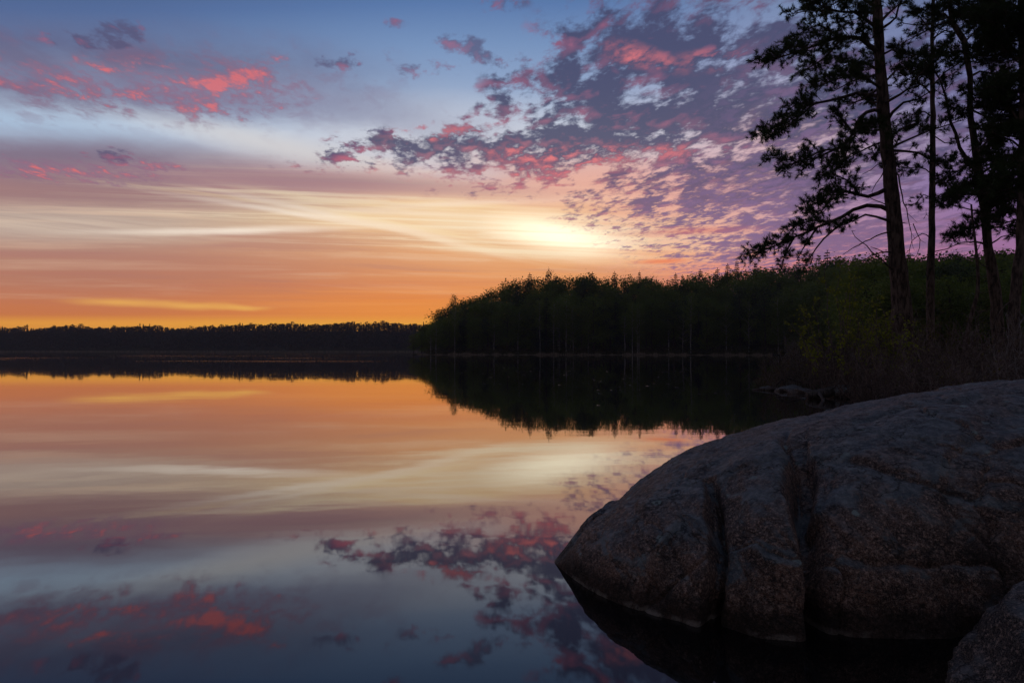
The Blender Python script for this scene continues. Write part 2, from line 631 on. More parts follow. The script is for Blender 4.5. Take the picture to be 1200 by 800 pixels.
def grid_ground(name, xs, ys):
    X, Y = np.meshgrid(xs, ys, indexing='ij')
    Z = ground_z(X, Y)
    m = MB()
    ny = len(ys)
    m.v = list(zip(X.ravel().tolist(), Y.ravel().tolist(), Z.ravel().tolist()))
    for i in range(len(xs) - 1):
        for j in range(ny - 1):
            if max(Z[i, j], Z[i + 1, j], Z[i, j + 1], Z[i + 1, j + 1]) > -1.2:
                a = i * ny + j
                m.f.append((a, a + ny, a + ny + 1, a + 1))
    return tag(m.build(name, m_soil, smooth_=True), kind='structure')


grid_ground("ground", np.concatenate([np.arange(4, 30, 0.25), np.arange(30, 121, 3.0)]), np.arange(-14, 44.01, 0.25))
grid_ground("hill", np.concatenate([np.arange(-30, 100, 1.5), np.arange(100, 421, 8.0)]), np.arange(44.0, 520, 2.0))

# the low shore on the far side of the lake
m = MB()
fx = np.arange(-1500, 1501, 20.0)
for x_ in fx:
    y0 = 560 + 10 * math.sin(x_ * 0.012) + (max(0, -350 - x_) * 0.25)
    for y_, z_ in ((y0 - 3, -0.6), (y0 + 2, 0.4), (y0 + 24, 12.5), (y0 + 60, 18.2), (y0 + 900, 19.0)):
        m.v.append((x_, y_, z_))
for i in range(len(fx) - 1):
    for j in range(4):
        a = i * 5 + j
        m.f.append((a, a + 5, a + 6, a + 1))
tag(m.build("far_shore", m_soil, smooth_=True), kind='structure')


def far_y(x_):
    return 560 + 10 * math.sin(x_ * 0.012) + (max(0, -350 - x_) * 0.25)


me = bpy.data.meshes.new("water")
me.from_pydata([(-1490, -400, 0), (1490, -400, 0), (1490, 1480, 0), (-1490, 1480, 0)], [], [(0, 1, 2, 3)])
me.materials.append(m_water)
o = bpy.data.objects.new("water", me)
COL.objects.link(o)
tag(o, kind='structure')

HAZE = 0.00028
# thin evening air over the lake
m_haze = bpy.data.materials.new("evening_haze")
m_haze.use_nodes = True
m_haze.node_tree.nodes.clear()
hv = m_haze.node_tree.nodes.new("ShaderNodeVolumePrincipled")
hv.inputs["Color"].default_value = (0.78, 0.76, 0.84, 1)
hv.inputs["Density"].default_value = HAZE
hv.inputs["Anisotropy"].default_value = 0.2
ho = m_haze.node_tree.nodes.new("ShaderNodeOutputMaterial")
m_haze.node_tree.links.new(hv.outputs[0], ho.inputs["Volume"])
m = MB()
hx0, hx1, hy0, hy1, hz0, hz1 = -1530, 1530, -420, 1510, -3.2, 45
m.v = [(hx0, hy0, hz0), (hx1, hy0, hz0), (hx1, hy1, hz0), (hx0, hy1, hz0), (hx0, hy0, hz1), (hx1, hy0, hz1), (hx1, hy1, hz1), (hx0, hy1, hz1)]
m.f = [(0, 3, 2, 1), (4, 5, 6, 7), (0, 1, 5, 4), (1, 2, 6, 5), (2, 3, 7, 6), (3, 0, 4, 7)]
tag(m.build("haze", m_haze), "thin evening haze over the lake", "haze", kind='stuff')

# ------------------------------------------------------------------ granite
def granite(name, lichen_lo, lichen_hi, base_a, base_b, edge=True):
    m, b = mat(name)
    p = world_pos()
    x, y, z = sep(p)
    g = m.node_tree.nodes.new("ShaderNodeNewGeometry")
    nx, ny, nz = sep(E(g.outputs["Normal"]))
    big_ = noise(p, 1.7, 4, 0.6)
    mid_ = noise(p, 9.0, 6, 0.68, 0.4)
    fin = noise(p, 70.0, 4, 0.75)
    grain = voronoi(p, 210.0)
    c = mixc(smooth(mid_ + (big_ - 0.5) * 0.6, 0.38, 0.64), lin(base_a), lin(base_b))
    c = mixc(smooth(fin, 0.54, 0.61) * 0.9, c, lin((206, 172, 156)))
    c = mixc(smooth(fin, 0.47, 0.40) * 0.95, c, lin((28, 21, 21)))
    sp2 = noise(p, 26.0, 5, 0.75)
    c = mixc(smooth(sp2, 0.50, 0.36) * 0.75, c, lin((40, 32, 32)))
    c = mixc(smooth(sp2, 0.56, 0.70) * 0.5, c, lin((176, 152, 142)))
    c = mixc(smooth(grain, 0.42, 0.62) * 0.25, c, lin((210, 190, 180)))
    # crustose lichen on the faces that catch the rain
    li = noise(vec(x + 7.0, y, z * 1.3), 3.2, 7, 0.7, 0.5)
    lf = smooth(li + (nz - 0.6) * 0.16, lichen_lo, lichen_hi)
    c = mixc(lf * 0.72, c, mixc(smooth(mid_, 0.42, 0.62), lin((92, 112, 124)), lin((150, 166, 172))))
    spots = voronoi(vec(x, y, z), 6.5)
    c = mixc(smooth(spots + (mid_ - 0.5) * 0.6, 0.16, 0.09) * smooth(nz, 0.45, 0.8) * 0.85, c, lin((170, 190, 186)))
    top_ = smooth(nz + (mid_ - 0.5) * 0.5 + (big_ - 0.5) * 0.6, 0.60, 0.95)  # upward faces greyed paler: lichen tone plus painted light of the sky-lit crest
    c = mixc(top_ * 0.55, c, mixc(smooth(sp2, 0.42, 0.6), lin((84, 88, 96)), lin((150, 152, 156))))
    vein = E.math('ABSOLUTE', noise(vec(x * 1.0 + z * 0.6, y * 1.2, z * 1.4), 2.4, 5, 0.6) - 0.5)
    c = mixc(smooth(vein, 0.012, 0.002) * 0.7, c, lin((30, 24, 24)))
    # old dark water streaks running down the face
    ws = noise(vec(x * 3.2, y * 3.2, z * 0.35), 1.0, 4, 0.6)
    c = mixc(smooth(ws, 0.50, 0.64) * smooth(nz, 0.85, 0.35) * 0.72, c, lin((40, 32, 32)))
    # pale dried scum along the water
    if edge:
        lineh = 0.008 + (mid_ - 0.5) * 0.05
        c = mixc(smooth(z - 0.10 + (mid_ - 0.5) * 0.12, 0.05, -0.03) * 0.75, c, lin((38, 32, 28)))
        rim_ = smooth(noise(p, 5.5, 5, 0.7), 0.46, 0.58) * smooth(x, 2.2, 0.6)
        c = mixc(smooth(z - lineh, 0.022, 0.0) * rim_ * 0.55, c, lin((190, 182, 174)))
    plug(c, b.inputs["Base Color"])
    plug(0.62 + fin * 0.25, b.inputs["Roughness"])
    b.inputs["Specular IOR Level"].default_value = 0.45
    bump(b, mid_ * 0.9 + sp2 * 0.5 + fin * 0.30 + grain * 0.10, 1.0, 0.05)
    return m


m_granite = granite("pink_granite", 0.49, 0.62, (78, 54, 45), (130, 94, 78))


def interp(tab, t):
    ks = [r[0] for r in tab]
    return [float(np.interp(t, ks, [r[j] for r in tab])) for j in range(1, len(tab[0]))]


def smooth_tab(tab, n=240, k=9):
    """resample a table of rows densely and round its corners"""
    ts = np.linspace(tab[0][0], tab[-1][0], n)
    cols = [np.interp(ts, [r[0] for r in tab], [r[j] for r in tab]) for j in range(1, len(tab[0]))]
    ker = np.hanning(k + 2)[1:-1]
    ker /= ker.sum()
    out = []
    for c in cols:
        pad = np.concatenate([2 * c[0] - c[k // 2:0:-1], c, 2 * c[-1] - c[-2:-k // 2 - 1:-1]])
        out.append(np.convolve(pad, ker, mode='valid')[:n])
    return ts, out


# rows: s, front waterline x,y | crest x,y,z | back waterline x,y
ROCK = [
    (0.00, 0.24, 3.87, 0.24, 3.90, 0.00, 0.245, 3.93),
    (0.02, 0.30, 3.66, 0.33, 3.90, 0.085, 0.32, 4.02),
    (0.05, 0.38, 3.44, 0.45, 3.95, 0.205, 0.46, 4.22),
    (0.10, 0.54, 3.22, 0.69, 4.02, 0.365, 0.70, 4.55),
    (0.17, 0.80, 3.01, 1.02, 4.13, 0.550, 1.06, 5.0),
    (0.24, 1.04, 2.88, 1.45, 4.26, 0.668, 1.50, 5.45),
    (0.30, 1.22, 2.84, 1.80, 4.36, 0.738, 1.90, 5.70),
    (0.36, 1.48, 2.87, 2.20, 4.48, 0.815, 2.40, 5.90),
    (0.44, 1.85, 2.88, 2.70, 4.62, 0.892, 3.00, 6.15),
    (0.54, 2.40, 2.86, 3.30, 4.80, 0.955, 3.70, 6.40),
    (0.66, 3.30, 2.80, 4.10, 5.00, 0.985, 4.60, 6.70),
    (0.80, 4.40, 2.60, 5.00, 5.10, 1.01, 5.60, 7.00),
    (0.92, 5.60, 2.50, 6.10, 5.00, 1.000, 6.80, 7.20),
    (1.00, 7.40, 2.70, 7.50, 5.00, 0.250, 8.00, 7.20),
]
NS, NV = 620, 280
ts, cols = smooth_tab(ROCK, NS, 21)
# keep the tip crisp
fxs, fys, kxs, kys, kzs, bxs, bys = cols
lowf = fbm(21, 3)
midf = fbm(33, 4, 0.55)
dent1 = [(0.84, 2.90), (0.90, 3.10), (1.00, 3.52)]
V = np.zeros((NS, NV, 3))
vv = np.linspace(0, 1, NV)
for i in range(NS):
    F = np.array([fxs[i], fys[i], 0.0]); K = np.array([kxs[i], kys[i], max(kzs[i], 0.0)]); B = np.array([bxs[i], bys[i], 0.0])
    for half in (0, 1):
        sel = vv <= 0.62 if half == 0 else vv > 0.62
        if half == 0:
            th = vv[sel] / 0.62 * (math.pi / 2)
            n_ = 2.55
            h_ = np.sin(th) ** (2 / n_)
            w_ = np.cos(th) ** (2 / n_)
            V[i, sel, :2] = K[:2] + (F[:2] - K[:2]) * w_[:, None]
            V[i, sel, 2] = K[2] * h_
        else:
            th = (vv[sel] - 0.62) / 0.38 * (math.pi / 2)
            h_ = np.cos(th) ** (2 / 2.0)
            w_ = np.sin(th) ** (2 / 2.0)
            V[i, sel, :2] = K[:2] + (B[:2] - K[:2]) * w_[:, None]
            V[i, sel, 2] = K[2] * h_


def seg_dist(P, poly):
    best = np.full(P.shape[:-1], 1e9)
    along = np.zeros(P.shape[:-1])
    side = np.zeros(P.shape[:-1])
    for q in range(len(poly) - 1):
        a, b_ = np.array(poly[q]), np.array(poly[q + 1])
        u = b_ - a
        t = np.clip(((P[..., 0] - a[0]) * u[0] + (P[..., 1] - a[1]) * u[1]) / (u @ u), 0, 1)
        ex, ey = P[..., 0] - a[0] - t * u[0], P[..., 1] - a[1] - t * u[1]
        d = np.hypot(ex, ey)
        new = d < best
        best = np.where(new, d, best)
        along = np.where(new, (q + t) / (len(poly) - 1), along)
        side = np.where(new, np.sign(u[1] * ex - u[0] * ey), side)
    return best, along, side


def normals(V):
    du = np.gradient(V, axis=0)
    dv = np.gradient(V, axis=1)
    n = np.cross(du, dv)
    n /= np.maximum(np.linalg.norm(n, axis=2, keepdims=True), 1e-9)
    if n[NS // 2, 60, 2] < 0:
        n = -n
    return n


N = normals(V)
ss = np.broadcast_to(ts[:, None], (NS, NV))
keep = np.clip(ss / 0.05, 0, 1)                       # displacement dies out toward the tip
rise = np.clip(np.sin(np.clip(vv / 0.62, 0, 1) * math.pi), 0, 1)[None, :] * 0.9 + 0.1
disp = lowf(V[..., 0] * 1.5 + V[..., 2] * 1.1, V[..., 1] * 1.5 - V[..., 2] * 1.3) * 0.050 * rise
disp += midf(V[..., 0] * 5.0 + V[..., 2] * 4.0, V[..., 1] * 5.0 - V[..., 2] * 5.0) * 0.022
rid = fbm(71, 4, 0.6)(V[..., 0] * 3.1 + V[..., 2] * 2.0, V[..., 1] * 3.1 - V[..., 2] * 2.6)
disp -= 0.006 * np.exp(-(rid / 0.035) ** 2)
hi = fbm(81, 4, 0.65)(V[..., 0] * 19.0 + V[..., 2] * 13.0, V[..., 1] * 19.0 - V[..., 2] * 17.0)
disp += hi * 0.0035
rngf = np.random.RandomState(9)
fp = np.stack([rngf.uniform(0.2, 5.0, 46), rngf.uniform(2.7, 4.9, 46), rngf.uniform(0, 1.0, 46)], 1)
fh = rngf.uniform(-1, 1, 46)
wx_ = V + np.stack([fbm(95, 3)(V[..., 0] * 3, V[..., 1] * 3 + V[..., 2] * 3), fbm(97, 3)(V[..., 0] * 3 + 5, V[..., 2] * 3 - V[..., 1] * 2), fbm(99, 3)(V[..., 1] * 3, V[..., 0] * 3 - V[..., 2])], -1) * 0.14
d1_ = np.full(V.shape[:2], 9.0); d2_ = d1_.copy(); hh_ = np.zeros(V.shape[:2])
for q in range(46):
    dq = np.sqrt(((wx_ - fp[q]) * np.array([1.0, 0.8, 1.1])) .__pow__(2).sum(-1))
    nw = dq < d1_
    d2_ = np.where(nw, d1_, np.minimum(d2_, dq)); hh_ = np.where(nw, fh[q], hh_); d1_ = np.where(nw, dq, d1_)
edge_ = np.clip((d2_ - d1_) / 0.05, 0, 1)
disp += hh_ * 0.024 * edge_ - 0.013 * np.exp(-((d2_ - d1_) / 0.012) ** 2)
fw = fbm(44, 3)(V[..., 0] * 3, V[..., 2] * 3 + V[..., 1] * 2) * 0.05
# cleft in the middle of the near face
d, al, sd = seg_dist(V + np.stack([fw, fw * 0, fw * 0], -1), [(0.845, 2.80), (0.90, 3.05), (0.99, 3.34), (1.03, 3.62)])
fade = np.clip((1 - al) / 0.35, 0, 1)
disp -= 0.13 * np.exp(-(np.clip(d - 0.012, 0, 9) / 0.016) ** 2) * fade ** 0.7
disp -= 0.065 * np.clip(1 - d / 0.17, 0, 1) * np.clip(sd * d / 0.02, 0, 1) * fade
disp += 0.020 * np.exp(-(d / 0.10) ** 2) * (sd < 0) * fade
# the broad gutter further right, worn from crest to water
gut = [(1.20, 2.62), (1.27, 2.9), (1.36, 3.3), (1.55, 3.8), (1.70, 4.25)]
d, al, sd = seg_dist(V + np.stack([fw * 1.3, fw * 0, fw * 0], -1), gut)
gd = np.where(sd > 0, np.exp(-(d / 0.17) ** 2), np.exp(-(d / 0.030) ** 2))
gf = np.clip((1.0 - al) / 0.30, 0.25, 1)
disp -= 0.11 * gd * gf * np.clip((0.92 - al) / 0.4, 0.12, 1)
slot = np.where(sd > 0, np.clip(d - 0.075, 0, 9), d)
disp -= 0.15 * np.exp(-(slot / 0.018) ** 2) * np.clip((0.80 - al) / 0.35, 0.0, 1)
disp -= 0.02 * np.exp(-(d / 0.014) ** 2) * np.clip((1.0 - al) / 0.1, 0, 1)
# a shelf edge that slants across the right half
d, al, sd = seg_dist(V + np.stack([fw * 3, fw * 2, fw * 0], -1), [(1.75, 2.8), (2.10, 3.3), (2.55, 3.75), (3.3, 4.1), (4.4, 4.3)])
disp -= 0.03 * np.clip(1 - d / 0.35, 0, 1) * np.clip(sd * d / 0.05, 0, 1)
d, al, sd = seg_dist(V, [(1.9, 3.9), (2.6, 4.15), (3.6, 4.35), (4.5, 4.5)])
disp -= 0.03 * np.exp(-(d / 0.05) ** 2)
# scooped hollow on the left shoulder
disp -= 0.035 * np.exp(-(((V[..., 0] - 0.98) / 0.16) ** 2 + ((V[..., 1] - 3.66) / 0.12) ** 2))
V = V + N * (disp * keep)[..., None]
# let both flanks run on under the water
skirtF = V[:, :1, :].copy(); skirtF[..., 2] = -0.5; skirtF[..., 1] -= 0.12
skirtB = V[:, -1:, :].copy(); skirtB[..., 2] = -0.5
V[:, 0, 2] = np.minimum(V[:, 0, 2], -0.004)
V = np.concatenate([skirtF, V, skirtB], axis=1)
nv = V.shape[1]
m = MB()
m.v = [tuple(q) for q in V.reshape(-1, 3).tolist()]
for i in range(NS - 1):
    for j in range(nv - 1):
        a = i * nv + j
        m.f.append((a, a + nv, a + nv + 1, a + 1))
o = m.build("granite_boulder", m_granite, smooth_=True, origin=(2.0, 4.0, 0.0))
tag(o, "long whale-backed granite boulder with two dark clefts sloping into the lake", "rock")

# its smaller neighbour, nearest the camera at the right edge
m = MB()
nf = fbm(60, 5, 0.55)
NU, NW = 140, 70
cx, cy = 2.36, 2.36
for i in range(NU):
    a = 2 * math.pi * i / NU
    for j in range(NW):
        t = j / (NW - 1)
        th = t * math.pi / 2
        w_, h_ = math.cos(th) ** 0.72, math.sin(th) ** 0.8
        rx, ry = 0.84 + 0.06 * math.sin(2 * a + 1), 0.50 + 0.05 * math.sin(3 * a)
        x_, y_ = cx + rx * w_ * math.cos(a), cy + ry * w_ * math.sin(a)
        z_ = -0.25 + 0.66 * h_ + 0.10 * (x_ - cx)
        k = float(nf(x_ * 2.6 + z_ * 2, y_ * 2.6 - z_ * 2)) * 0.11
        m.v.append((x_ + k * math.cos(a) * w_, y_ + k * math.sin(a) * w_, z_ + k * h_))
for i in range(NU):
    for j in range(NW - 1):
        a0, a1 = i * NW + j, ((i + 1) % NU) * NW + j
        m.f.append((a0, a1, a1 + 1, a0 + 1))
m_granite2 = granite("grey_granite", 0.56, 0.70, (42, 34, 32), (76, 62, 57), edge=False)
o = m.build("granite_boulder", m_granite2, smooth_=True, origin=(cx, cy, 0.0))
tag(o, "smaller dark rounded boulder at the foot of the long one, by the bottom right corner", "rock")

# ------------------------------------------------------------------ plant materials
def foliage(name, c1, c2, trans=0.0, vary=0.35):
    m, b = mat(name)
    oi = m.node_tree.nodes.new("ShaderNodeObjectInfo")
    g = m.node_tree.nodes.new("ShaderNodeNewGeometry")
    f = eclamp(E(oi.outputs["Random"]) * vary + E(g.outputs["Random Per Island"]) * (1 - vary))
    c = mixc(f, lin(c1), lin(c2))
    plug(c, b.inputs["Base Color"])
    b.inputs["Roughness"].default_value = 0.65
    b.inputs["Specular IOR Level"].default_value = 0.2
    if trans > 0:
        t = m.node_tree.nodes.new("ShaderNodeBsdfTranslucent")
        plug(mixc(0.5, c, lin(c2)), t.inputs[0])
        mx = m.node_tree.nodes.new("ShaderNodeMixShader")
        mx.inputs[0].default_value = trans
        out = [n for n in m.node_tree.nodes if n.type == 'OUTPUT_MATERIAL'][0]
        m.node_tree.links.new(b.outputs[0], mx.inputs[1])
        m.node_tree.links.new(t.outputs[0], mx.inputs[2])
        m.node_tree.links.new(mx.outputs[0], out.inputs[0])
    return m


def bark(name, c1, c2, scale=14.0, stretch=0.25):
    m, b = mat(name)
    x, y, z = sep(world_pos())
    n1 = noise(vec(x, y, z * stretch), scale, 5, 0.65, 0.4)
    plug(mixc(smooth(n1, 0.36, 0.64), lin(c1), lin(c2)), b.inputs["Base Color"])
    b.inputs["Roughness"].default_value = 0.9
    b.inputs["Specular IOR Level"].default_value = 0.15
    bump(b, n1, 0.8, 0.03)
    return m


m_bark = bark("pine_bark", (58, 50, 48), (122, 106, 98))
m_deadwood = bark("dead_wood", (60, 54, 53), (108, 100, 97), 30.0)
m_needles = foliage("pine_needles", (44, 60, 36), (80, 96, 54), 0.20)
m_spruce = foliage("spruce_needles", (30, 46, 30), (54, 70, 42), 0.15)


def rnd(a, b_): return random.uniform(a, b_)


def rvec():
    while True:
        v = Vector((rnd(-1, 1), rnd(-1, 1), rnd(-1, 1)))
        if 0.05 < v.length < 1:
            return v.normalized()


def path_points(pts, step):
    """walk a polyline: (point, direction, fraction)"""
    out = []
    L = [0.0]
    for i in range(1, len(pts)):
        L.append(L[-1] + (pts[i] - pts[i - 1]).length)
    tot = L[-1]
    n = max(2, int(tot / step))
    for k in range(n + 1):
        d = tot * k / n
        i = 1
        while i < len(pts) - 1 and L[i] < d:
            i += 1
        t = (d - L[i - 1]) / max(1e-6, L[i] - L[i - 1])
        out.append((pts[i - 1].lerp(pts[i], t), (pts[i] - pts[i - 1]).normalized(), d / tot))
    return out


def roughen(pts, amount, step=0.35):
    """bend a sketchy polyline into a living branch"""
    pp = path_points(pts, step)
    out = []
    off = Vector((0, 0, 0))
    for i, (p, d, f) in enumerate(pp):
        if 0 < i < len(pp):
            off = off * 0.7 + rvec() * amount
        out.append(p + off * min(1.0, f * 3))
    return out


class Needles:
    """collects the shoots of one crown, then grows all their needles at once into ONE mesh"""

    def __init__(s):
        s.p = []
        s.d = []

    def build(s, name, material, parent, origin, n=36, ln=0.115, wd=0.0115, seed=1):
        rng = np.random.RandomState(seed)
        P = np.repeat(np.array(s.p), n, axis=0)
        D = np.repeat(np.array(s.d), n, axis=0)
        k = len(P)
        R = rng.normal(size=(k, 3)); R /= np.linalg.norm(R, axis=1, keepdims=True)
        V = D * rng.uniform(0.3, 1.3, (k, 1)) + R * 0.9
        V /= np.maximum(np.linalg.norm(V, axis=1, keepdims=True), 1e-6)
        S = np.cross(V, rng.normal(size=(k, 3))); S /= np.maximum(np.linalg.norm(S, axis=1, keepdims=True), 1e-6)
        L = ln * rng.uniform(0.7, 1.25, (k, 1))
        W = wd * rng.uniform(0.7, 1.3, (k, 1))
        Q = P - D * rng.uniform(0, 0.10, (k, 1)) - np.array(origin)
        verts = np.stack([Q - S * W * 0.5, Q + S * W * 0.5, Q + V * L], axis=1).reshape(-1, 3)
        me = bpy.data.meshes.new(name)
        me.vertices.add(3 * k); me.loops.add(3 * k); me.polygons.add(k)
        me.vertices.foreach_set("co", verts.ravel())
        me.loops.foreach_set("vertex_index", np.arange(3 * k, dtype=np.int32))
        me.polygons.foreach_set("loop_start", np.arange(0, 3 * k, 3, dtype=np.int32))
        me.update(calc_edges=True)
        me.materials.append(material)
        o = bpy.data.objects.new(name, me)
        COL.objects.link(o)
        o.parent = parent
        return o


def tuft(nb, p, d):
    """one brush of pine needles at a shoot's end"""
    nb.p.append((p.x, p.y, p.z))
    nb.d.append((d.x, d.y, d.z))


def foliate(wb, nb, pts, r0, start=0.35, reach=0.8, dens=1.0, needle=1.0, droop=0.0):
    """hang side shoots, twigs and needle brushes on the outer part of a limb"""
    for p, d, f in path_points(pts, 0.108 / dens):
        if f < start or random.random() < 0.12:
            continue
        for _ in range(2 if random.random() < 0.55 else 1):
            L = reach * rnd(0.35, 1.0) * (1.15 - 0.65 * f)
            side = d.cross(rvec())
            if side.length < 0.1:
                continue
            side.normalize()
            v = (d * rnd(0.4, 0.9) + side * rnd(0.5, 1.0) + Vector((0, 0, rnd(-0.05, 0.45) - droop))).normalized()
            v.z *= 0.75
            e1 = p + v * L * 0.55 + rvec() * 0.04
            e2 = p + v * L + Vector((0, 0, 0.08 * L)) + rvec() * 0.05
            wb.tube([p, e1, e2], [max(0.009, r0 * 0.25 * (1 - f * 0.5)), 0.008, 0.006], 3, False)
            nt_ = max(4, int(L / 0.075 * needle))
            for k in range(nt_):
                t = rnd(0.35, 1.0)
                q = p.lerp(e1, t * 2) if t < 0.5 else e1.lerp(e2, t * 2 - 1)
                tv = (v * rnd(0.3, 1.0) + rvec() * 0.8 + Vector((0, 0, 0.3))).normalized()
                tl = rnd(0.06, 0.20)
                te = q + tv * tl
                if random.random() < 0.5:
                    wb.tube([q, te], [0.006, 0.004], 3, False)
                tuft(nb, te, tv)


def limb_radii(n, r0, r1=0.01, power=1.0):
    return [r0 + (r1 - r0) * (i / (n - 1)) ** power for i in range(n)]


def pine(name, label, trunk, limbs, dead=(), wild=(), seed=1, group=None, nmat=None):
    """trunk: rows (px, py, Y, radius) from the ground up, then free points (Vector, radius)
    limbs: dicts pts=[(px,py,dY)...], r, start, reach, dens     wild: dicts z0,z1,n,len,...  limbs in all directions"""
    random.seed(seed)
    tp = [(at(q[0], q[1], q[2]), q[3]) if len(q) == 4 else (Vector(q[0]), q[1]) for q in trunk]
    base = tp[0][0].copy()
    gz = float(ground_z(np.array([base.x]), np.array([base.y]))[0])
    tp.insert(0, (Vector((base.x, base.y, gz - 0.25)), tp[0][1] * 1.35))
    root = empty(name, (base.x, base.y, gz))
    tag(root, label, "tree", group)
    org = (base.x, base.y, gz)
    tb = MB()
    pts, rads = [], []
    for i in range(len(tp) - 1):
        n = max(2, int((tp[i + 1][0] - tp[i][0]).length / 0.35))
        for k in range(n):
            t = k / n
            w = Vector((rnd(-1, 1), rnd(-1, 1), 0)) * 0.014
            pts.append(tp[i][0].lerp(tp[i + 1][0], t) + w)
            rads.append((tp[i][1] + (tp[i + 1][1] - tp[i][1]) * t) * rnd(0.94, 1.07))
    pts.append(tp[-1][0]); rads.append(tp[-1][1])
    tb.tube(pts, rads, 12)
    o_ = tb.build("trunk", m_bark, root, True, origin=org)

    def trunk_at(z):
        for i in range(len(pts) - 1):
            if pts[i].z <= z <= pts[i + 1].z:
                t = (z - pts[i].z) / max(1e-6, pts[i + 1].z - pts[i].z)
                return pts[i].lerp(pts[i + 1], t), rads[i]
        return pts[-1], rads[-1]

    nb = Needles()
    wb = MB()
    Yt = base.y
    for L in limbs:
        row = L['pts']
        p = [at(a, b_, Yt + c) for a, b_, c in row]
        p0, tr = trunk_at(p[0].z)
        p[0] = p0 if not L.get('free') else p[0]
        path = roughen(p, L.get('wob', 0.03))
        lb = MB()
        lb.tube(path, limb_radii(len(path), L['r'], 0.012, 0.8), 6)
        lb.build("limb", m_bark, root, True, origin=org)
        for s in L.get('subs', ()):
            sq = [at(a, b_, Yt + c) for a, b_, c in s['pts']]
            sq[0] = min(path, key=lambda q: (q - sq[0]).length)
            sp = roughen(sq, 0.025)
            wb.tube(sp, limb_radii(len(sp), s.get('r', L['r'] * 0.55), 0.01), 5)
            foliate(wb, nb, sp, s.get('r', 0.03), s.get('start', 0.2), s.get('reach', 0.55), s.get('dens', 1.0), s.get('needle', 1.0))
        if L.get('reach', 0.7) > 0:
            foliate(wb, nb, path, L['r'], L.get('start', 0.4), L.get('reach', 0.7), L.get('dens', 1.0), L.get('needle', 1.0), L.get('droop', 0))
    for W in wild:
        for k in range(W['n']):
            z = rnd(W['z0'], W['z1'])
            p0, tr = trunk_at(z)
            a = rnd(*W.get('ang', (0, 360)))
            a = math.radians(a)
            ln = W['len'] * rnd(0.6, 1.1) * (1 - W.get('taper', 0) * (z - W['z0']) / max(0.1, W['z1'] - W['z0']))
            rise = rnd(*W.get('rise', (-0.15, 0.45)))
            d = Vector((math.cos(a), math.sin(a), rise))
            mid = p0 + d * ln * 0.5 + Vector((0, 0, rnd(-0.1, 0.15) * ln))
            end = p0 + d * ln + Vector((0, 0, rnd(-0.05, 0.2) * ln)) + rvec() * 0.2
            path = roughen([p0, mid, end], 0.05)
            r = W.get('r', 0.05) * (ln / W['len'])
            wb.tube(path, limb_radii(len(path), r, 0.01, 0.8), 5)
            foliate(wb, nb, path, r, W.get('start', 0.4), W.get('reach', 0.7), W.get('dens', 1.0), W.get('needle', 1.0), W.get('droop', 0))
    if wb.v:
        tw = wb.build("branches", m_bark, root, True, origin=org)
    print(name, 'shoots', len(nb.p))
    nb.build("crown", nmat or m_needles, root, org, seed=seed)
    for D in dead:
        p = [at(a, b_, Yt + c) for a, b_, c in D['pts']]
        path = roughen(p, D.get('wob', 0.035), 0.2)
        db = MB()
        db.tube(path, limb_radii(len(path), D['r'], 0.007), 5)
        for q, d, f in path_points(path, 0.35):
            if f > 0.3 and random.random() < D.get('twigs', 0.5):
                v = (d + rvec() * 1.1).normalized()
                e = q + v * rnd(0.1, 0.4)
                db.tube([q, q.lerp(e, 0.5) + rvec() * 0.02, e], [0.008, 0.006, 0.004], 3)
        db.build("dead_branch", m_bark, root, True, origin=org)
    return root


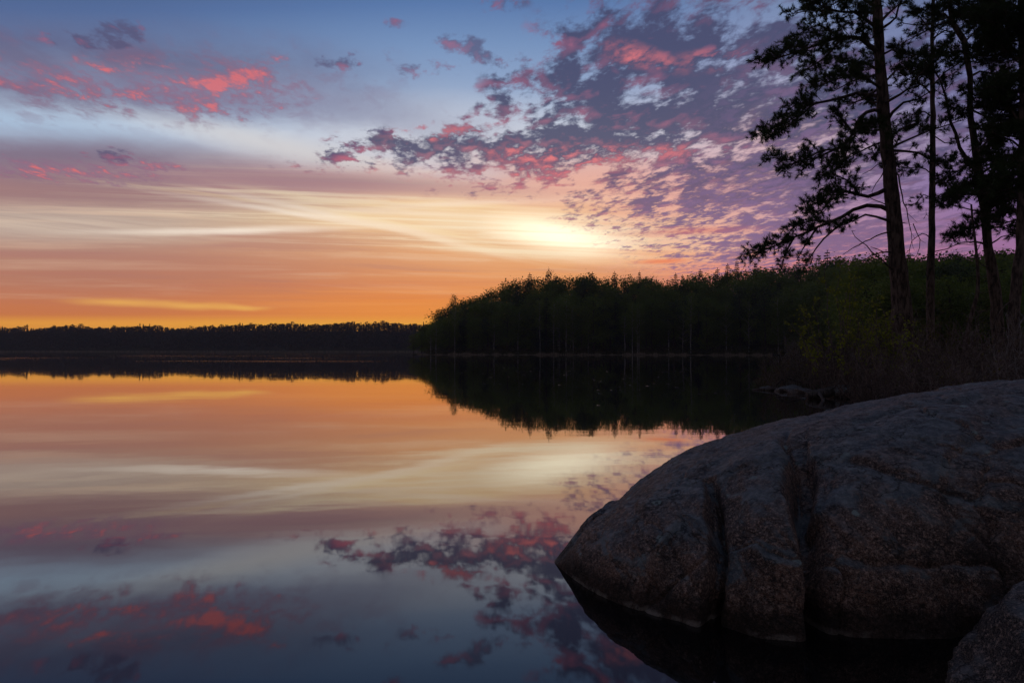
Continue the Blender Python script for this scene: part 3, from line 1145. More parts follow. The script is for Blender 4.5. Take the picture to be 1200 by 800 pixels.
# ------------------------------------------------------------------ the pines on the right bank
YA = 19.0
pine("pine_tree", "tallest thick-trunked pine with long boughs reaching left over the water", [
    (1060, 420, YA, 0.29), (1056, 345, YA, 0.26), (1051, 300, YA, 0.215), (1047, 250, YA, 0.195), (1042, 195, YA, 0.18),
    (1036, 140, YA, 0.165), (1032, 80, YA, 0.14), (1027, 0, YA, 0.12), (at(1026, -60, YA), 0.13), (at(1022, -140, YA - 0.2), 0.09), (at(1024, -210, YA), 0.03)], [
    dict(pts=[(1029, 34, 0), (1003, 14, -0.6), (972, 12, -1.0), (948, 2, -1.2)], r=0.065, start=0.15, reach=0.75, dens=1.3),
    dict(pts=[(1028, 10, 0), (1000, -8, 0.4), (968, -14, 0.9), (945, 10, 1.0)], r=0.055, start=0.2, reach=0.75, dens=1.2),
    dict(pts=[(1031, 62, 0), (1006, 44, -0.2), (975, 46, -0.5), (940, 58, -0.7), (915, 68, -0.8), (893, 74, -0.8)], r=0.075, start=0.10, reach=0.85, dens=1.5,
         subs=[dict(pts=[(985, 45, -0.4), (962, 28, -0.3), (945, 34, 0.0), (928, 46, 0.1)], reach=0.6, dens=1.3), dict(pts=[(990, 48, -0.4), (970, 66, -0.9), (948, 80, -1.2), (934, 88, -1.3)], reach=0.6, dens=1.3),
               dict(pts=[(950, 55, -0.6), (925, 52, -0.3), (905, 66, -0.2)], reach=0.45, dens=1.2)]),
    dict(pts=[(1032, 84, 0), (1010, 72, 0.8), (985, 78, 1.4), (960, 92, 1.9)], r=0.055, start=0.15, reach=0.75, dens=1.3),
    dict(pts=[(1033, 104, 0), (1008, 88, -1.0), (980, 92, -1.5), (955, 100, -1.8)], r=0.05, start=0.15, reach=0.7, dens=1.2),
    dict(pts=[(1034, 114, 0), (1005, 108, 0.3), (972, 117, 0.6), (945, 124, 0.8), (918, 142, 0.9), (888, 157, 0.9)], r=0.06, start=0.42, reach=0.72, dens=1.7,
         subs=[dict(pts=[(960, 120, 0.6), (940, 132, 0.3), (920, 152, 0.1), (900, 160, 0.0)], reach=0.5, dens=1.5), dict(pts=[(950, 121, 0.7), (932, 122, 1.0), (918, 134, 1.2)], reach=0.5, dens=1.3)]),
    dict(pts=[(1036, 131, 0), (1020, 128, -0.2), (1007, 138, -0.5), (998, 158, -0.7), (985, 175, -0.8), (962, 176, -0.8), (938, 190, -0.8), (905, 186, -0.7)], r=0.06, start=0.38, reach=0.62, dens=1.5,
         subs=[dict(pts=[(998, 156, -0.7), (990, 140, -0.5), (978, 132, -0.4)], reach=0.6, dens=1.8), dict(pts=[(975, 176, -0.8), (955, 186, -0.6), (940, 200, -0.5)], reach=0.5, dens=1.3),
               dict(pts=[(990, 172, -0.7), (990, 186, -1.0), (975, 196, -1.1)], reach=0.6, dens=1.5), dict(pts=[(935, 190, -0.8), (918, 196, -0.8), (912, 206, -0.8)], reach=0.35, dens=1.2)]),
    dict(pts=[(1037, 140, 0), (1018, 140, 0.5), (1003, 152, 0.9), (992, 176, 1.2), (985, 196, 1.4)], r=0.05, start=0.45, reach=0.65, dens=1.4),
    dict(pts=[(1043, 219, 0), (1030, 226, 0.0), (1012, 232, -0.2), (998, 224, -0.3), (976, 222, -0.5), (955, 240, -0.6), (943, 246, -0.7)], r=0.068, start=0.34, reach=0.62, dens=1.6,
         subs=[dict(pts=[(1010, 231, -0.2), (998, 212, 0.2), (978, 204, 0.5), (962, 206, 0.6)], reach=0.6, dens=1.5), dict(pts=[(985, 223, -0.4), (968, 240, -0.9), (958, 256, -1.0)], reach=0.55, dens=1.4)]),
    dict(pts=[(1046, 249, 0), (1028, 240, 0.2), (1009, 241, 0.4), (994, 250, 0.5), (968, 262, 0.6), (934, 277, 0.7), (905, 290, 0.7), (876, 298, 0.7)], r=0.07, start=0.38, reach=0.60, dens=1.5,
         subs=[dict(pts=[(970, 262, 0.6), (950, 258, 1.0), (930, 266, 1.2), (922, 276, 1.2)], reach=0.5, dens=1.4), dict(pts=[(930, 280, 0.7), (920, 296, 0.4), (918, 312, 0.3)], reach=0.35, dens=1.0),
               dict(pts=[(955, 270, 0.6), (945, 286, 0.2), (935, 304, 0.0)], reach=0.4, dens=0.9), dict(pts=[(905, 288, 0.7), (892, 292, 0.5), (882, 304, 0.4)], reach=0.35, dens=1.1)]),
    dict(pts=[(1047, 261, 0), (1030, 254, -0.3), (1014, 252, -0.5), (994, 262, -0.8), (980, 268, -0.9)], r=0.045, start=0.7, reach=0.5, dens=1.2),
    dict(pts=[(1005, 253, -0.5), (980, 266, -0.9), (962, 282, -1.0), (948, 300, -1.0), (938, 317, -1.0)], r=0.04, free=True, start=0.75, reach=0.22, dens=0.5),
    # right-hand side
    dict(pts=[(1029, 30, 0), (1042, 14, 0.3), (1056, 2, 0.5), (1066, -12, 0.6)], r=0.05, start=0.45, reach=0.55),
    dict(pts=[(1032, 66, 0), (1048, 56, -0.4), (1066, 66, -0.8), (1084, 62, -1.2)], r=0.035, start=0.35, reach=0.6, dens=1.0),
    dict(pts=[(1033, 100, 0), (1050, 84, 0.6), (1070, 76, 1.1), (1088, 84, 1.3)], r=0.035, start=0.3, reach=0.6, dens=1.1),
    dict(pts=[(1037, 146, 0), (1046, 130, -0.2), (1060, 118, -0.3), (1078, 114, -0.5), (1092, 104, -0.6)], r=0.055, start=0.55, reach=0.6, dens=1.1),
    dict(pts=[(1039, 165, 0), (1056, 150, 0.4), (1074, 146, 0.9), (1090, 152, 1.2)], r=0.03, start=0.35, reach=0.55, dens=1.2),
    dict(pts=[(1041, 176, 0), (1058, 177, -0.2), (1076, 178, -0.4), (1090, 186, -0.5), (1103, 196, -0.6)], r=0.045, start=0.35, reach=0.5, dens=1.0),
    dict(pts=[(1038, 150, 0), (1024, 148, -0.8), (1012, 146, -1.4)], r=0.03, start=0.2, reach=0.5, dens=1.2),
], dead=[
    dict(pts=[(1048, 271, 0), (1036, 272, -0.2), (1018, 281, -0.4), (1000, 290, -0.5), (985, 299, -0.6)], r=0.026),
    dict(pts=[(1052, 320, 0), (1038, 312, -0.3), (1022, 294, -0.4), (1008, 280, -0.5), (999, 270, -0.5)], r=0.030, twigs=0.3),
    dict(pts=[(1050, 296, 0), (1036, 294, -0.2), (1020, 300, -0.4), (1008, 312, -0.5)], r=0.028),
    dict(pts=[(1037, 296, -0.2), (1028, 290, -0.2), (1021, 288, -0.2)], r=0.014),
    dict(pts=[(1042, 196, 0), (1054, 206, -0.3), (1058, 228, -0.4), (1064, 250, -0.4), (1070, 280, -0.4)], r=0.026, twigs=0.7),
    dict(pts=[(1070, 262, -0.4), (1076, 282, -0.4), (1072, 300, -0.4)], r=0.013, twigs=0.9),
    dict(pts=[(1043, 205, 0), (1030, 192, 0.2), (1022, 200, 0.3), (1012, 204, 0.3)], r=0.022),
    dict(pts=[(1042, 190, 0), (1036, 200, -0.2), (1028, 212, -0.3), (1020, 224, -0.3)], r=0.024),
    dict(pts=[(1049, 262, 0), (1058, 260, 0.2), (1063, 261, 0.2)], r=0.018, twigs=0.1),
    dict(pts=[(1045, 243, 0), (1032, 236, 0.2), (1016, 230, 0.3)], r=0.02, twigs=0.2),
], wild=[dict(z0=6.0, z1=10.4, n=9, len=2.0, ang=(60, 120), r=0.045, reach=0.6, dens=0.9),
         dict(z0=6.0, z1=10.4, n=5, len=2.0, ang=(240, 300), r=0.045, reach=0.6, dens=0.7),
         dict(z0=10.6, z1=15.4, n=26, len=2.6, taper=0.6, r=0.05, reach=0.7, dens=0.8)], seed=11, group="pines on the right bank")

YB = 20.5
pine("pine_tree", "slender straight pine just right of the thickest pine", [
    (1091, 420, YB, 0.115), (1090, 330, YB, 0.11), (1092, 270, YB, 0.095), (1093, 200, YB, 0.085), (1093, 120, YB, 0.07), (1092, 60, YB, 0.055), (1094, 0, YB, 0.05),
    (at(1096, -60, YB), 0.03), (at(1097, -110, YB), 0.015)], [
    dict(pts=[(1093, 92, 0), (1078, 70, -0.3), (1062, 62, -0.5), (1048, 52, -0.6)], r=0.03, start=0.3, reach=0.55, dens=1.2),
    dict(pts=[(1093, 100, 0), (1110, 82, 0.2), (1126, 72, 0.4), (1138, 76, 0.4)], r=0.03, start=0.3, reach=0.55, dens=1.0),
    dict(pts=[(1093, 112, 0), (1080, 96, 0.4), (1068, 94, 0.8), (1054, 86, 1.0)], r=0.03, start=0.3, reach=0.5, dens=1.2),
    dict(pts=[(1092, 138, 0), (1080, 128, -0.2), (1070, 134, -0.3), (1060, 148, -0.4)], r=0.022, start=0.3, reach=0.5),
    dict(pts=[(1092, 46, 0), (1106, 36, -0.3), (1120, 38, -0.6), (1134, 30, -0.8)], r=0.028, start=0.25, reach=0.6, dens=1.1),
    dict(pts=[(1092, 40, 0), (1082, 22, 0.2), (1074, 14, 0.2), (1068, 4, 0.2)], r=0.028, start=0.25, reach=0.6, dens=1.2),
    dict(pts=[(1093, 205, 0), (1080, 194, -0.2), (1068, 198, -0.4), (1054, 196, -0.5)], r=0.02, start=0.3, reach=0.45, dens=1.0),
    dict(pts=[(1092, 232, 0), (1084, 226, -0.1), (1078, 230, -0.2), (1072, 240, -0.2)], r=0.016, start=0.4, reach=0.34, dens=1.1),
    dict(pts=[(1093, 158, 0), (1104, 166, -0.2), (1116, 169, -0.2), (1126, 164, -0.2)], r=0.02, start=0.7, reach=0.3),
    dict(pts=[(1093, 186, 0), (1104, 190, 0.2), (1118, 184, 0.4)], r=0.018, start=0.3, reach=0.45, dens=1.2),
    dict(pts=[(1092, 215, 0), (1108, 212, 0.3), (1124, 220, 0.5)], r=0.018, start=0.35, reach=0.45, dens=1.2),
], dead=[
    dict(pts=[(1091, 280, 0), (1082, 272, -0.1), (1070, 278, -0.2), (1064, 292, -0.2), (1066, 308, -0.2)], r=0.016),
    dict(pts=[(1091, 296, 0), (1110, 290, 0.2), (1130, 286, 0.3), (1146, 288, 0.3)], r=0.018),
    dict(pts=[(1092, 256, 0), (1086, 250, 0), (1082, 256, 0)], r=0.010),
], wild=[dict(z0=8.8, z1=12.6, n=9, len=1.4, taper=0.5, r=0.03, reach=0.5, dens=0.9)], seed=23, group="pines on the right bank")

YC = 18.0
pine("pine_tree", "crooked pine with a forked bending stem, between the slender pine and the dark right edge", [
    (1172, 420, YC, 0.155), (1166, 340, YC, 0.14), (1158, 290, YC, 0.115), (1154, 246, YC, 0.11), (1145, 190, YC, 0.095), (1138, 140, YC, 0.075), (1136, 90, YC, 0.07),
    (1130, 48, YC, 0.075), (1117, 28, YC, 0.065), (1113, 4, YC, 0.055), (at(1112, -60, YC), 0.035), (at(1110, -110, YC), 0.012)], [
    dict(pts=[(1148, 206, 0), (1126, 178, -0.3), (1113, 140, -0.5), (1104, 104, -0.6), (1096, 84, -0.7), (1088, 66, -0.7)], r=0.065, start=0.62, reach=0.5, dens=1.0),
    dict(pts=[(1131, 50, 0), (1142, 36, 0.2), (1152, 30, 0.3), (1164, 20, 0.3)], r=0.03, start=0.3, reach=0.5, dens=1.2),
    dict(pts=[(1132, 62, 0), (1118, 58, -0.3), (1102, 64, -0.6), (1090, 62, -0.8)], r=0.03, start=0.3, reach=0.5, dens=1.1),
    dict(pts=[(1136, 90, 0), (1150, 84, 0.2), (1166, 88, 0.3), (1178, 80, 0.3)], r=0.035, start=0.35, reach=0.5, dens=1.0),
    dict(pts=[(1137, 128, 0), (1150, 130, -0.2), (1160, 142, -0.3), (1176, 150, -0.4)], r=0.03, start=0.35, reach=0.45, dens=1.1),
    dict(pts=[(1116, 26, 0), (1104, 16, -0.2), (1092, 20, -0.3), (1080, 10, -0.4)], r=0.03, start=0.25, reach=0.55, dens=1.2),
    dict(pts=[(1145, 188, 0), (1130, 196, 0.4), (1118, 204, 0.7), (1104, 212, 0.9)], r=0.03, start=0.15, reach=0.5, dens=1.7),
    dict(pts=[(1150, 214, 0), (1132, 220, -0.5), (1118, 230, -0.8), (1106, 236, -0.9)], r=0.03, start=0.15, reach=0.5, dens=1.6),
    dict(pts=[(1155, 250, 0), (1142, 262, -0.2), (1128, 272, -0.3), (1112, 281, -0.3)], r=0.025, start=0.2, reach=0.36, dens=1.5),
    dict(pts=[(1152, 232, 0), (1166, 222, 0.4), (1182, 224, 0.7), (1198, 230, 0.9)], r=0.035, start=0.15, reach=0.55, dens=1.6),
    dict(pts=[(1149, 205, 0), (1164, 192, -0.3), (1180, 190, -0.6), (1196, 196, -0.8)], r=0.035, start=0.15, reach=0.55, dens=1.6),
    dict(pts=[(1147, 195, 0), (1152, 178, 0.6), (1160, 168, 1.0), (1172, 168, 1.4)], r=0.03, start=0.2, reach=0.5, dens=1.5),
    dict(pts=[(1156, 270, 0), (1172, 264, 0.2), (1186, 272, 0.3), (1204, 280, 0.4)], r=0.028, start=0.3, reach=0.45, dens=1.2),
], dead=[
    dict(pts=[(1158, 286, 0), (1144, 284, -0.3), (1130, 285, -0.5), (1119, 286, -0.6)], r=0.036, twigs=0.1),
    dict(pts=[(1162, 312, 0), (1150, 310, -0.2), (1142, 302, -0.2)], r=0.025, twigs=0.2),
    dict(pts=[(1160, 286, 0), (1175, 279, 0.3), (1190, 277, 0.5)], r=0.025),
], wild=[dict(z0=9.6, z1=12.6, n=7, len=1.6, taper=0.5, r=0.035, reach=0.55, dens=0.9),
         dict(z0=4.5, z1=6.6, n=8, len=1.3, ang=(30, 150), r=0.03, reach=0.5, dens=1.2),
         dict(z0=4.5, z1=6.6, n=7, len=1.3, ang=(210, 330), r=0.03, reach=0.5, dens=1.2)], seed=37, group="pines on the right bank")

YD = 16.0
pine("pine_tree", "bushy dark pine filling the top right corner, its foliage almost solid", [
    (1186, 430, YD, 0.13), (1190, 340, YD, 0.115), (1196, 290, YD, 0.10), (1198, 220, YD, 0.095), (1200, 120, YD, 0.09), (1198, 0, YD, 0.09), (at(1200, -80, YD), 0.06), (at(1200, -150, YD), 0.02)], [
    dict(pts=[(1199, 40, 0), (1180, 24, -0.4), (1162, 26, -0.7), (1146, 18, -0.9)], r=0.04, start=0.12, reach=0.65, dens=1.7),
    dict(pts=[(1199, 70, 0), (1184, 52, 0.4), (1168, 54, 0.8), (1150, 50, 1.0)], r=0.04, start=0.12, reach=0.6, dens=1.7),
    dict(pts=[(1200, 100, 0), (1186, 86, -0.3), (1176, 92, -0.6), (1164, 102, -0.8)], r=0.04, start=0.12, reach=0.6, dens=1.6),
    dict(pts=[(1199, 12, 0), (1180, 2, 0.3), (1160, 4, 0.5), (1148, -4, 0.5)], r=0.04, start=0.12, reach=0.65, dens=1.6),
    dict(pts=[(1200, 150, 0), (1186, 132, 0.2), (1172, 112, 0.4), (1160, 120, 0.4)], r=0.035, start=0.4, reach=0.45, dens=1.2),
    dict(pts=[(1199, 175, 0), (1184, 164, -0.2), (1170, 160, -0.3), (1156, 152, -0.4)], r=0.03, start=0.3, reach=0.45, dens=1.2),
    dict(pts=[(1199, 220, 0), (1186, 206, -0.5), (1172, 210, -0.8), (1158, 220, -1.0)], r=0.03, start=0.2, reach=0.5, dens=1.5),
    dict(pts=[(1198, 250, 0), (1186, 244, 0.4), (1174, 252, 0.6)], r=0.03, start=0.2, reach=0.45, dens=1.4),
], dead=[dict(pts=[(1188, 352, 0), (1178, 356, -0.2), (1172, 366, -0.3), (1166, 380, -0.4)], r=0.02, twigs=0.9)],
    wild=[dict(z0=6.3, z1=9.4, n=36, len=1.4, r=0.035, reach=0.6, dens=1.4, start=0.12),
          dict(z0=3.9, z1=6.2, n=16, len=1.2, r=0.03, reach=0.5, dens=1.2, start=0.25, rise=(-0.3, 0.1)),
          dict(z0=9.4, z1=11.6, n=14, len=1.2, taper=0.5, r=0.03, reach=0.5, dens=1.0)], seed=51, group="pines on the right bank")

# a bent bare sapling in front
random.seed(7)
YS = 17.0
pts = roughen([at(a, b_, YS) for a, b_ in ((1130, 432), (1132, 400), (1138, 370), (1145, 340), (1143, 300), (1140, 270), (1138, 240))], 0.02)
base = Vector((pts[0].x, pts[0].y, float(ground_z(np.array([pts[0].x]), np.array([pts[0].y]))[0])))
pts.insert(0, base - Vector((0, 0, 0.15)))
rt = empty("sapling", base)
tag(rt, "thin bent bare sapling standing in front of the crooked pine", "tree")
mb = MB()
mb.tube(pts, limb_radii(len(pts), 0.065, 0.022), 7)
mb.build("trunk", m_bark, rt, True, origin=base)
mb = MB()
for q, d, f in path_points(pts, 0.2):
    if f > 0.35:
        v = (Vector((rnd(-1, 1), rnd(-1, 1), rnd(-0.1, 0.6)))).normalized()
        e = q + v * rnd(0.2, 0.7)
        mb.tube([q, q.lerp(e, 0.5) + rvec() * 0.04, e], [0.010, 0.007, 0.004], 3)
mb.build("branches", m_bark, rt, origin=base)

# ------------------------------------------------------------------ the wooded shore across the bay
m_leaf = foliage("leaves_broadleaf", (78, 96, 40), (122, 136, 56), 0.52)
m_birch = foliage("leaves_birch", (90, 108, 46), (132, 146, 64), 0.55)
m_white = bark("birch_bark", (120, 112, 108), (196, 190, 184), 9.0, 0.6)
m_trunk = bark("trunk_bark", (52, 42, 38), (92, 78, 70))


def gaussv():
    return Vector((random.gauss(0, 1), random.gauss(0, 1), random.gauss(0, 1)))


def leaf_quad(mb_, p, size):
    n = gaussv().normalized()
    u = n.cross(rvec())
    if u.length < 0.05:
        u = n.cross(Vector((0.2, 0.9, 0.4)))
    u.normalize()
    w = n.cross(u)
    a = len(mb_.v)
    s1, s2 = size * rnd(0.35, 0.65), size * rnd(0.25, 0.5)
    for q in (p + u * s1, p + w * s2, p - u * s1 * rnd(0.6, 1.0), p - w * s2):
        mb_.v.append((q.x, q.y, q.z))
    mb_.f.append((a, a + 1, a + 2, a + 3))


def broadleaf(name, mt, mleaf, h, w, clear=0.3, clumps=26, per=60, leaf=0.42, airy=1.0, seed=0, tr=0.16, lean=0.0):
    random.seed(seed)
    root = empty(name, (0, 0, -500))
    tb = MB()
    top = Vector((lean * h, rnd(-0.3, 0.3), h * 0.93))
    path = roughen([Vector((0, 0, -0.6)), Vector((lean * h * 0.3, 0, h * 0.4)), top], 0.07, 0.9)
    tb.tube(path, limb_radii(len(path), tr, 0.03), 7)
    tb.build("trunk", mt, root, True)
    cb = MB()
    bb = MB()
    for k in range(clumps):
        f = clear + (1 - clear) * (k + rnd(0, 1)) / clumps
        t_ = (f - clear) / (1 - clear)
        prof = min(1.0, 0.45 + 2.2 * t_) * math.sqrt(max(0.12, 1 - t_ ** 4.0))
        a = rnd(0, 2 * math.pi)
        r = w * 0.5 * prof * rnd(0.35, 1.0)
        c = Vector((lean * h * f + math.cos(a) * r, math.sin(a) * r, h * f + rnd(-0.2, 0.2)))
        zq = max(0.5, h * f - r * 0.7)
        p0 = min((q for q, _, _ in path_points(path, 0.15)), key=lambda q: abs(q.z - zq))
        bb.tube([p0, p0.lerp(c, 0.5) + rvec() * 0.15, c], [0.055, 0.035, 0.015], 4, False)
        sx = w * rnd(0.10, 0.17)
        for _ in range(int(per * rnd(0.7, 1.3))):
            g = gaussv()
            q = c + Vector((g.x * sx, g.y * sx, g.z * sx * 0.7)) * airy
            leaf_quad(cb, q, leaf * rnd(0.6, 1.2))
    bb.build("branches", mt, root)
    cb.build("crown", mleaf, root)
    return root


def spruce(name, h, w, seed=0, tiers=36, clear=0.06, dens=1.0):
    random.seed(seed)
    root = empty(name, (0, 0, -500))
    tb = MB()
    tb.tube([(0, 0, -0.6), (0.02, 0, h * 0.5), (0, 0.02, h)], [0.20, 0.11, 0.015], 7)
    tb.build("trunk", m_trunk, root, True)
    cb = MB()
    for k in range(tiers):
        f = clear + (1 - clear) * k / tiers
        R_ = w * 0.5 * (1 - f) ** 0.85 * rnd(0.75, 1.1) + 0.30 * min(1.0, (1 - f) * 8 + 0.25)
        nb_ = int((5 + 6 * (1 - f)) * dens)
        for j in range(nb_):
            a = 2 * math.pi * (j + rnd(0, 0.8)) / nb_
            rr = R_ * rnd(0.7, 1.1)
            z0 = h * f
            d = Vector((math.cos(a), math.sin(a), 0))
            sdv = Vector((-d.y, d.x, 0))
            n_ = max(3, int(rr / 0.16))
            for i in range(n_):
                t = (i + 0.6) / n_
                q = Vector((0, 0, z0)) + d * rr * t + Vector((0, 0, -0.28 * rr * t + 0.16 * rr * t * t))
                for s in (-1, 1):
                    v = (d * 0.7 + sdv * s * rnd(0.4, 1.0) + Vector((0, 0, rnd(-0.5, 0.1)))).normalized()
                    cb.blade(q, v, rnd(0.3, 0.55) * (1.1 - 0.5 * t) + 0.05, rnd(0.09, 0.17))
        for _ in range(2):
            cb.blade((0, 0, h * f), (rnd(-0.4, 0.4), rnd(-0.4, 0.4), 1), h / tiers * 1.3, 0.12)
    cb.build("crown", m_spruce, root)
    return root


def far_pine(name, h, w, seed=0):
    return broadleaf(name, m_trunk, m_needles, h, w, clear=0.55, clumps=20, per=100, leaf=0.28, seed=seed, tr=0.17)


PROTO = {}
PROTO['leafy'] = [broadleaf("broadleaf_tree", m_trunk, m_leaf, 12, 5.4, 0.16, 34, 110, 0.34, 1.0, 101),
                  broadleaf("broadleaf_tree", m_trunk, m_leaf, 12, 6.2, 0.22, 38, 110, 0.34, 1.0, 102, lean=0.03),
                  broadleaf("broadleaf_tree", m_trunk, m_leaf, 12, 4.6, 0.12, 32, 110, 0.32, 1.0, 103)]
PROTO['birch'] = [broadleaf("birch_tree", m_white, m_birch, 12, 4.2, 0.44, 26, 84, 0.29, 1.1, 111, 0.17),
                  broadleaf("birch_tree", m_white, m_birch, 12, 3.6, 0.48, 22, 80, 0.29, 1.15, 112, 0.15, 0.04),
                  broadleaf("birch_tree", m_white, m_birch, 12, 4.8, 0.26, 30, 84, 0.29, 1.1, 113, 0.11, -0.03)]
PROTO['spruce'] = [spruce("spruce_tree", 13, 4.2, 121), spruce("spruce_tree", 13, 3.4, 122, 42), spruce("spruce_tree", 13, 5.0, 123, 34)]
PROTO['pine'] = [far_pine("pine_tree", 13, 5.0, 131), far_pine("pine_tree", 13, 4.2, 132)]
PH = {'leafy': 12.6, 'birch': 12.4, 'spruce': 13.0, 'pine': 13.2}
CAT = "tree"
for k in PROTO:
    for r in PROTO[k]:
        tag(r, None, CAT)

SKYLINE = [(470, 381), (484, 380), (496, 376), (506, 371), (514, 365), (522, 358), (534, 351), (550, 347), (562, 345), (577, 339), (590, 333), (605, 328), (620, 325), (632, 326), (650, 323),
           (670, 321), (690, 321), (705, 325), (720, 324), (735, 324), (750, 323), (770, 326), (790, 324), (805, 321), (820, 321), (840, 319), (860, 314),
           (880, 312), (900, 313), (920, 312), (940, 308), (970, 303), (1000, 300), (1040, 298), (1100, 298), (1150, 295), (1200, 290), (1260, 285)]


def skyline(px):
    return float(np.interp(px, [a for a, _ in SKYLINE], [b_ for _, b_ in SKYLINE]))


used = set()
grp = {'leafy': "leafy trees on the wooded shore", 'birch': "birches on the wooded shore", 'spruce': "spruces on the wooded shore", 'pine': "pines on the wooded shore"}


def zone(px):
    if px < 600: return "on the low wooded point"
    if px < 760: return "on the hill across the bay"
    if px < 905: return "below the spruce spires"
    return "seen between the near pine trunks"


ROWN = {0: "at the water's edge", 1: "in the second rank", 2: "on the slope", 3: "on the skyline"}
DESC = {'leafy': "rounded leafy tree", 'birch': "pale-stemmed birch", 'spruce': "dark pointed spruce", 'pine': "flat-topped pine"}


def plant(kind, px, Y, top_py, label=None, width=1.0, row=0, pick=None):
    x_ = (px - 600) / 800.0 * Y
    z = float(ground_z(np.array([x_]), np.array([Y]))[0])
    z = max(z, 0.05)
    H = (410 - top_py) / 800.0 * Y + 1.2 - z
    if H < 2.0:
        return
    i = random.randrange(len(PROTO[kind])) if pick is None else pick
    src = PROTO[kind][i]
    sz = H / PH[kind]
    wz = min(sz * 1.25, 0.75 + 0.35 * sz) * rnd(0.85, 1.2) * width
    lab = label or f"{DESC[kind]} {ROWN[row]}, {zone(px)}"
    g = grp[kind] if not label else None
    if id(src) not in used:
        used.add(id(src))
        src.location = (x_, Y, z)
        src.rotation_euler = (0, 0, rnd(0, 6.28))
        src.scale = (wz, wz, sz)
        src["label"] = lab
        if g: src["group"] = g
    else:
        c = copy_thing(src, (x_, Y, z), rnd(0, 6.28), (wz, wz, sz), lab, g)
        if not g and "group" in c:
            del c["group"]


random.seed(400)
_sx = np.array([p_[0] for p_ in SHORE[1:17]], float)
_sy = np.array([p_[1] for p_ in SHORE[1:17]], float)


def shore_y(px):
    """distance at which a sight line reaches the wooded shore"""
    a = (px - 600) / 800.0
    Y = 30.0
    while Y < 320:
        if shore_dist(np.array([a * Y]), np.array([Y]))[0] > 0.5 and Y > 60:
            return Y
        Y += 1.0
    return 200.0


SY = {px: shore_y(px) for px in range(480, 1301, 10)}


def sy(px):
    return float(np.interp(px, list(SY), list(SY.values())))


for px in np.arange(486, 1240, 8.5):
    p_ = px + rnd(-3, 3)
    sk = skyline(p_)
    Y = sy(p_)
    k = random.choices(['leafy', 'birch', 'spruce', 'pine'], (0.44, 0.42, 0.09, 0.05))[0]
    plant(k, p_, Y + rnd(2, 6), sk + (410 - sk) * rnd(0.22, 0.48), row=0)
for px in np.arange(494, 1240, 9.0):
    p_ = px + rnd(-4, 4)
    sk = skyline(p_)
    k = random.choices(['leafy', 'birch', 'spruce', 'pine'], (0.62, 0.16, 0.14, 0.08))[0]
    plant(k, p_, sy(p_) + rnd(8, 14), sk + (410 - sk) * rnd(0.12, 0.28), row=1)
for px in np.arange(512, 1240, 9.5):
    p_ = px + rnd(-4, 4)
    sk = skyline(p_)
    k = random.choices(['leafy', 'birch', 'spruce', 'pine'], (0.66, 0.08, 0.16, 0.10))[0]
    plant(k, p_, sy(p_) + rnd(17, 24), sk + (410 - sk) * rnd(0.04, 0.14), width=1.15, row=2)
for px in np.arange(522, 1240, 10.0):
    p_ = px + rnd(-4, 4)
    sk = skyline(p_)
    k = random.choices(['leafy', 'spruce', 'pine'], (0.90, 0.02, 0.08) if p_ < 780 else (0.56, 0.36, 0.08))[0]
    plant(k, p_, sy(p_) + rnd(28, 36), sk + rnd(-0.5, 3.5), width=1.25, row=3)
# the ones that break the skyline or catch the eye
for px, py, wd, lab in ((621, 319, 1.25, "bushy-topped spruce standing alone above the left slope of the wooded hill"),
                        (694, 318, 1.3, "broad dark crown breaking the skyline left of the twin small spires"),
                        (720.5, 317, 0.75, "thin spruce spire above the round crowns, first of the two on the hilltop"),
                        (749.5, 317, 0.75, "thin spruce spire above the round crowns, second of the two on the hilltop"),
                        (792, 319, 0.8, "left spire of the close spruce pair on the hill"),
                        (800, 321, 0.8, "right spire of the close spruce pair on the hill"),
                        (821, 315, 1.0, "full pointed spruce between the close pair and the group of tallest spires"),
                        (841, 313, 0.9, "first and lowest of the three tall spires left of the pine bough tip"),
                        (853, 308, 0.9, "middle of the three tall spires left of the pine bough tip"),
                        (864, 304, 0.9, "tallest of the three spires left of the pine bough tip"),
                        (886, 306, 0.9, "spruce spire rising behind the tip of the longest pine bough"),
                        (905, 310, 0.8, "short spruce spire under the long pine bough"),
                        (936, 298, 0.8, "narrow spruce rising behind the hanging end of the pine bough"),
                        (970, 292, 1.2, "wide dark spruce standing up just left of the thickest pine trunk")):
    plant('spruce', px, sy(px) + 22, py, lab, wd)
plant('pine', 646, sy(646) + 26, 318, "round-headed pine just right of the lone bushy spruce on the hill", 0.9)
# white stems by the water
for px, py, lab in ((533, 345, "white-stemmed birch leaning at the end of the point, its trunk bright"),
                    (633, 350, "birch with the brightest white trunk at the foot of the wooded hill"),
                    (741, 352, "birch with a thin pale trunk below the second hilltop spire"),
                    (747, 356, "birch with a thin pale trunk, close right-hand twin of another birch"),
                    (912, 345, "slim birch at the right end of the shore near the leafy bush")):
    plant('birch', px, sy(px) + 1.2, py, lab, 0.7)

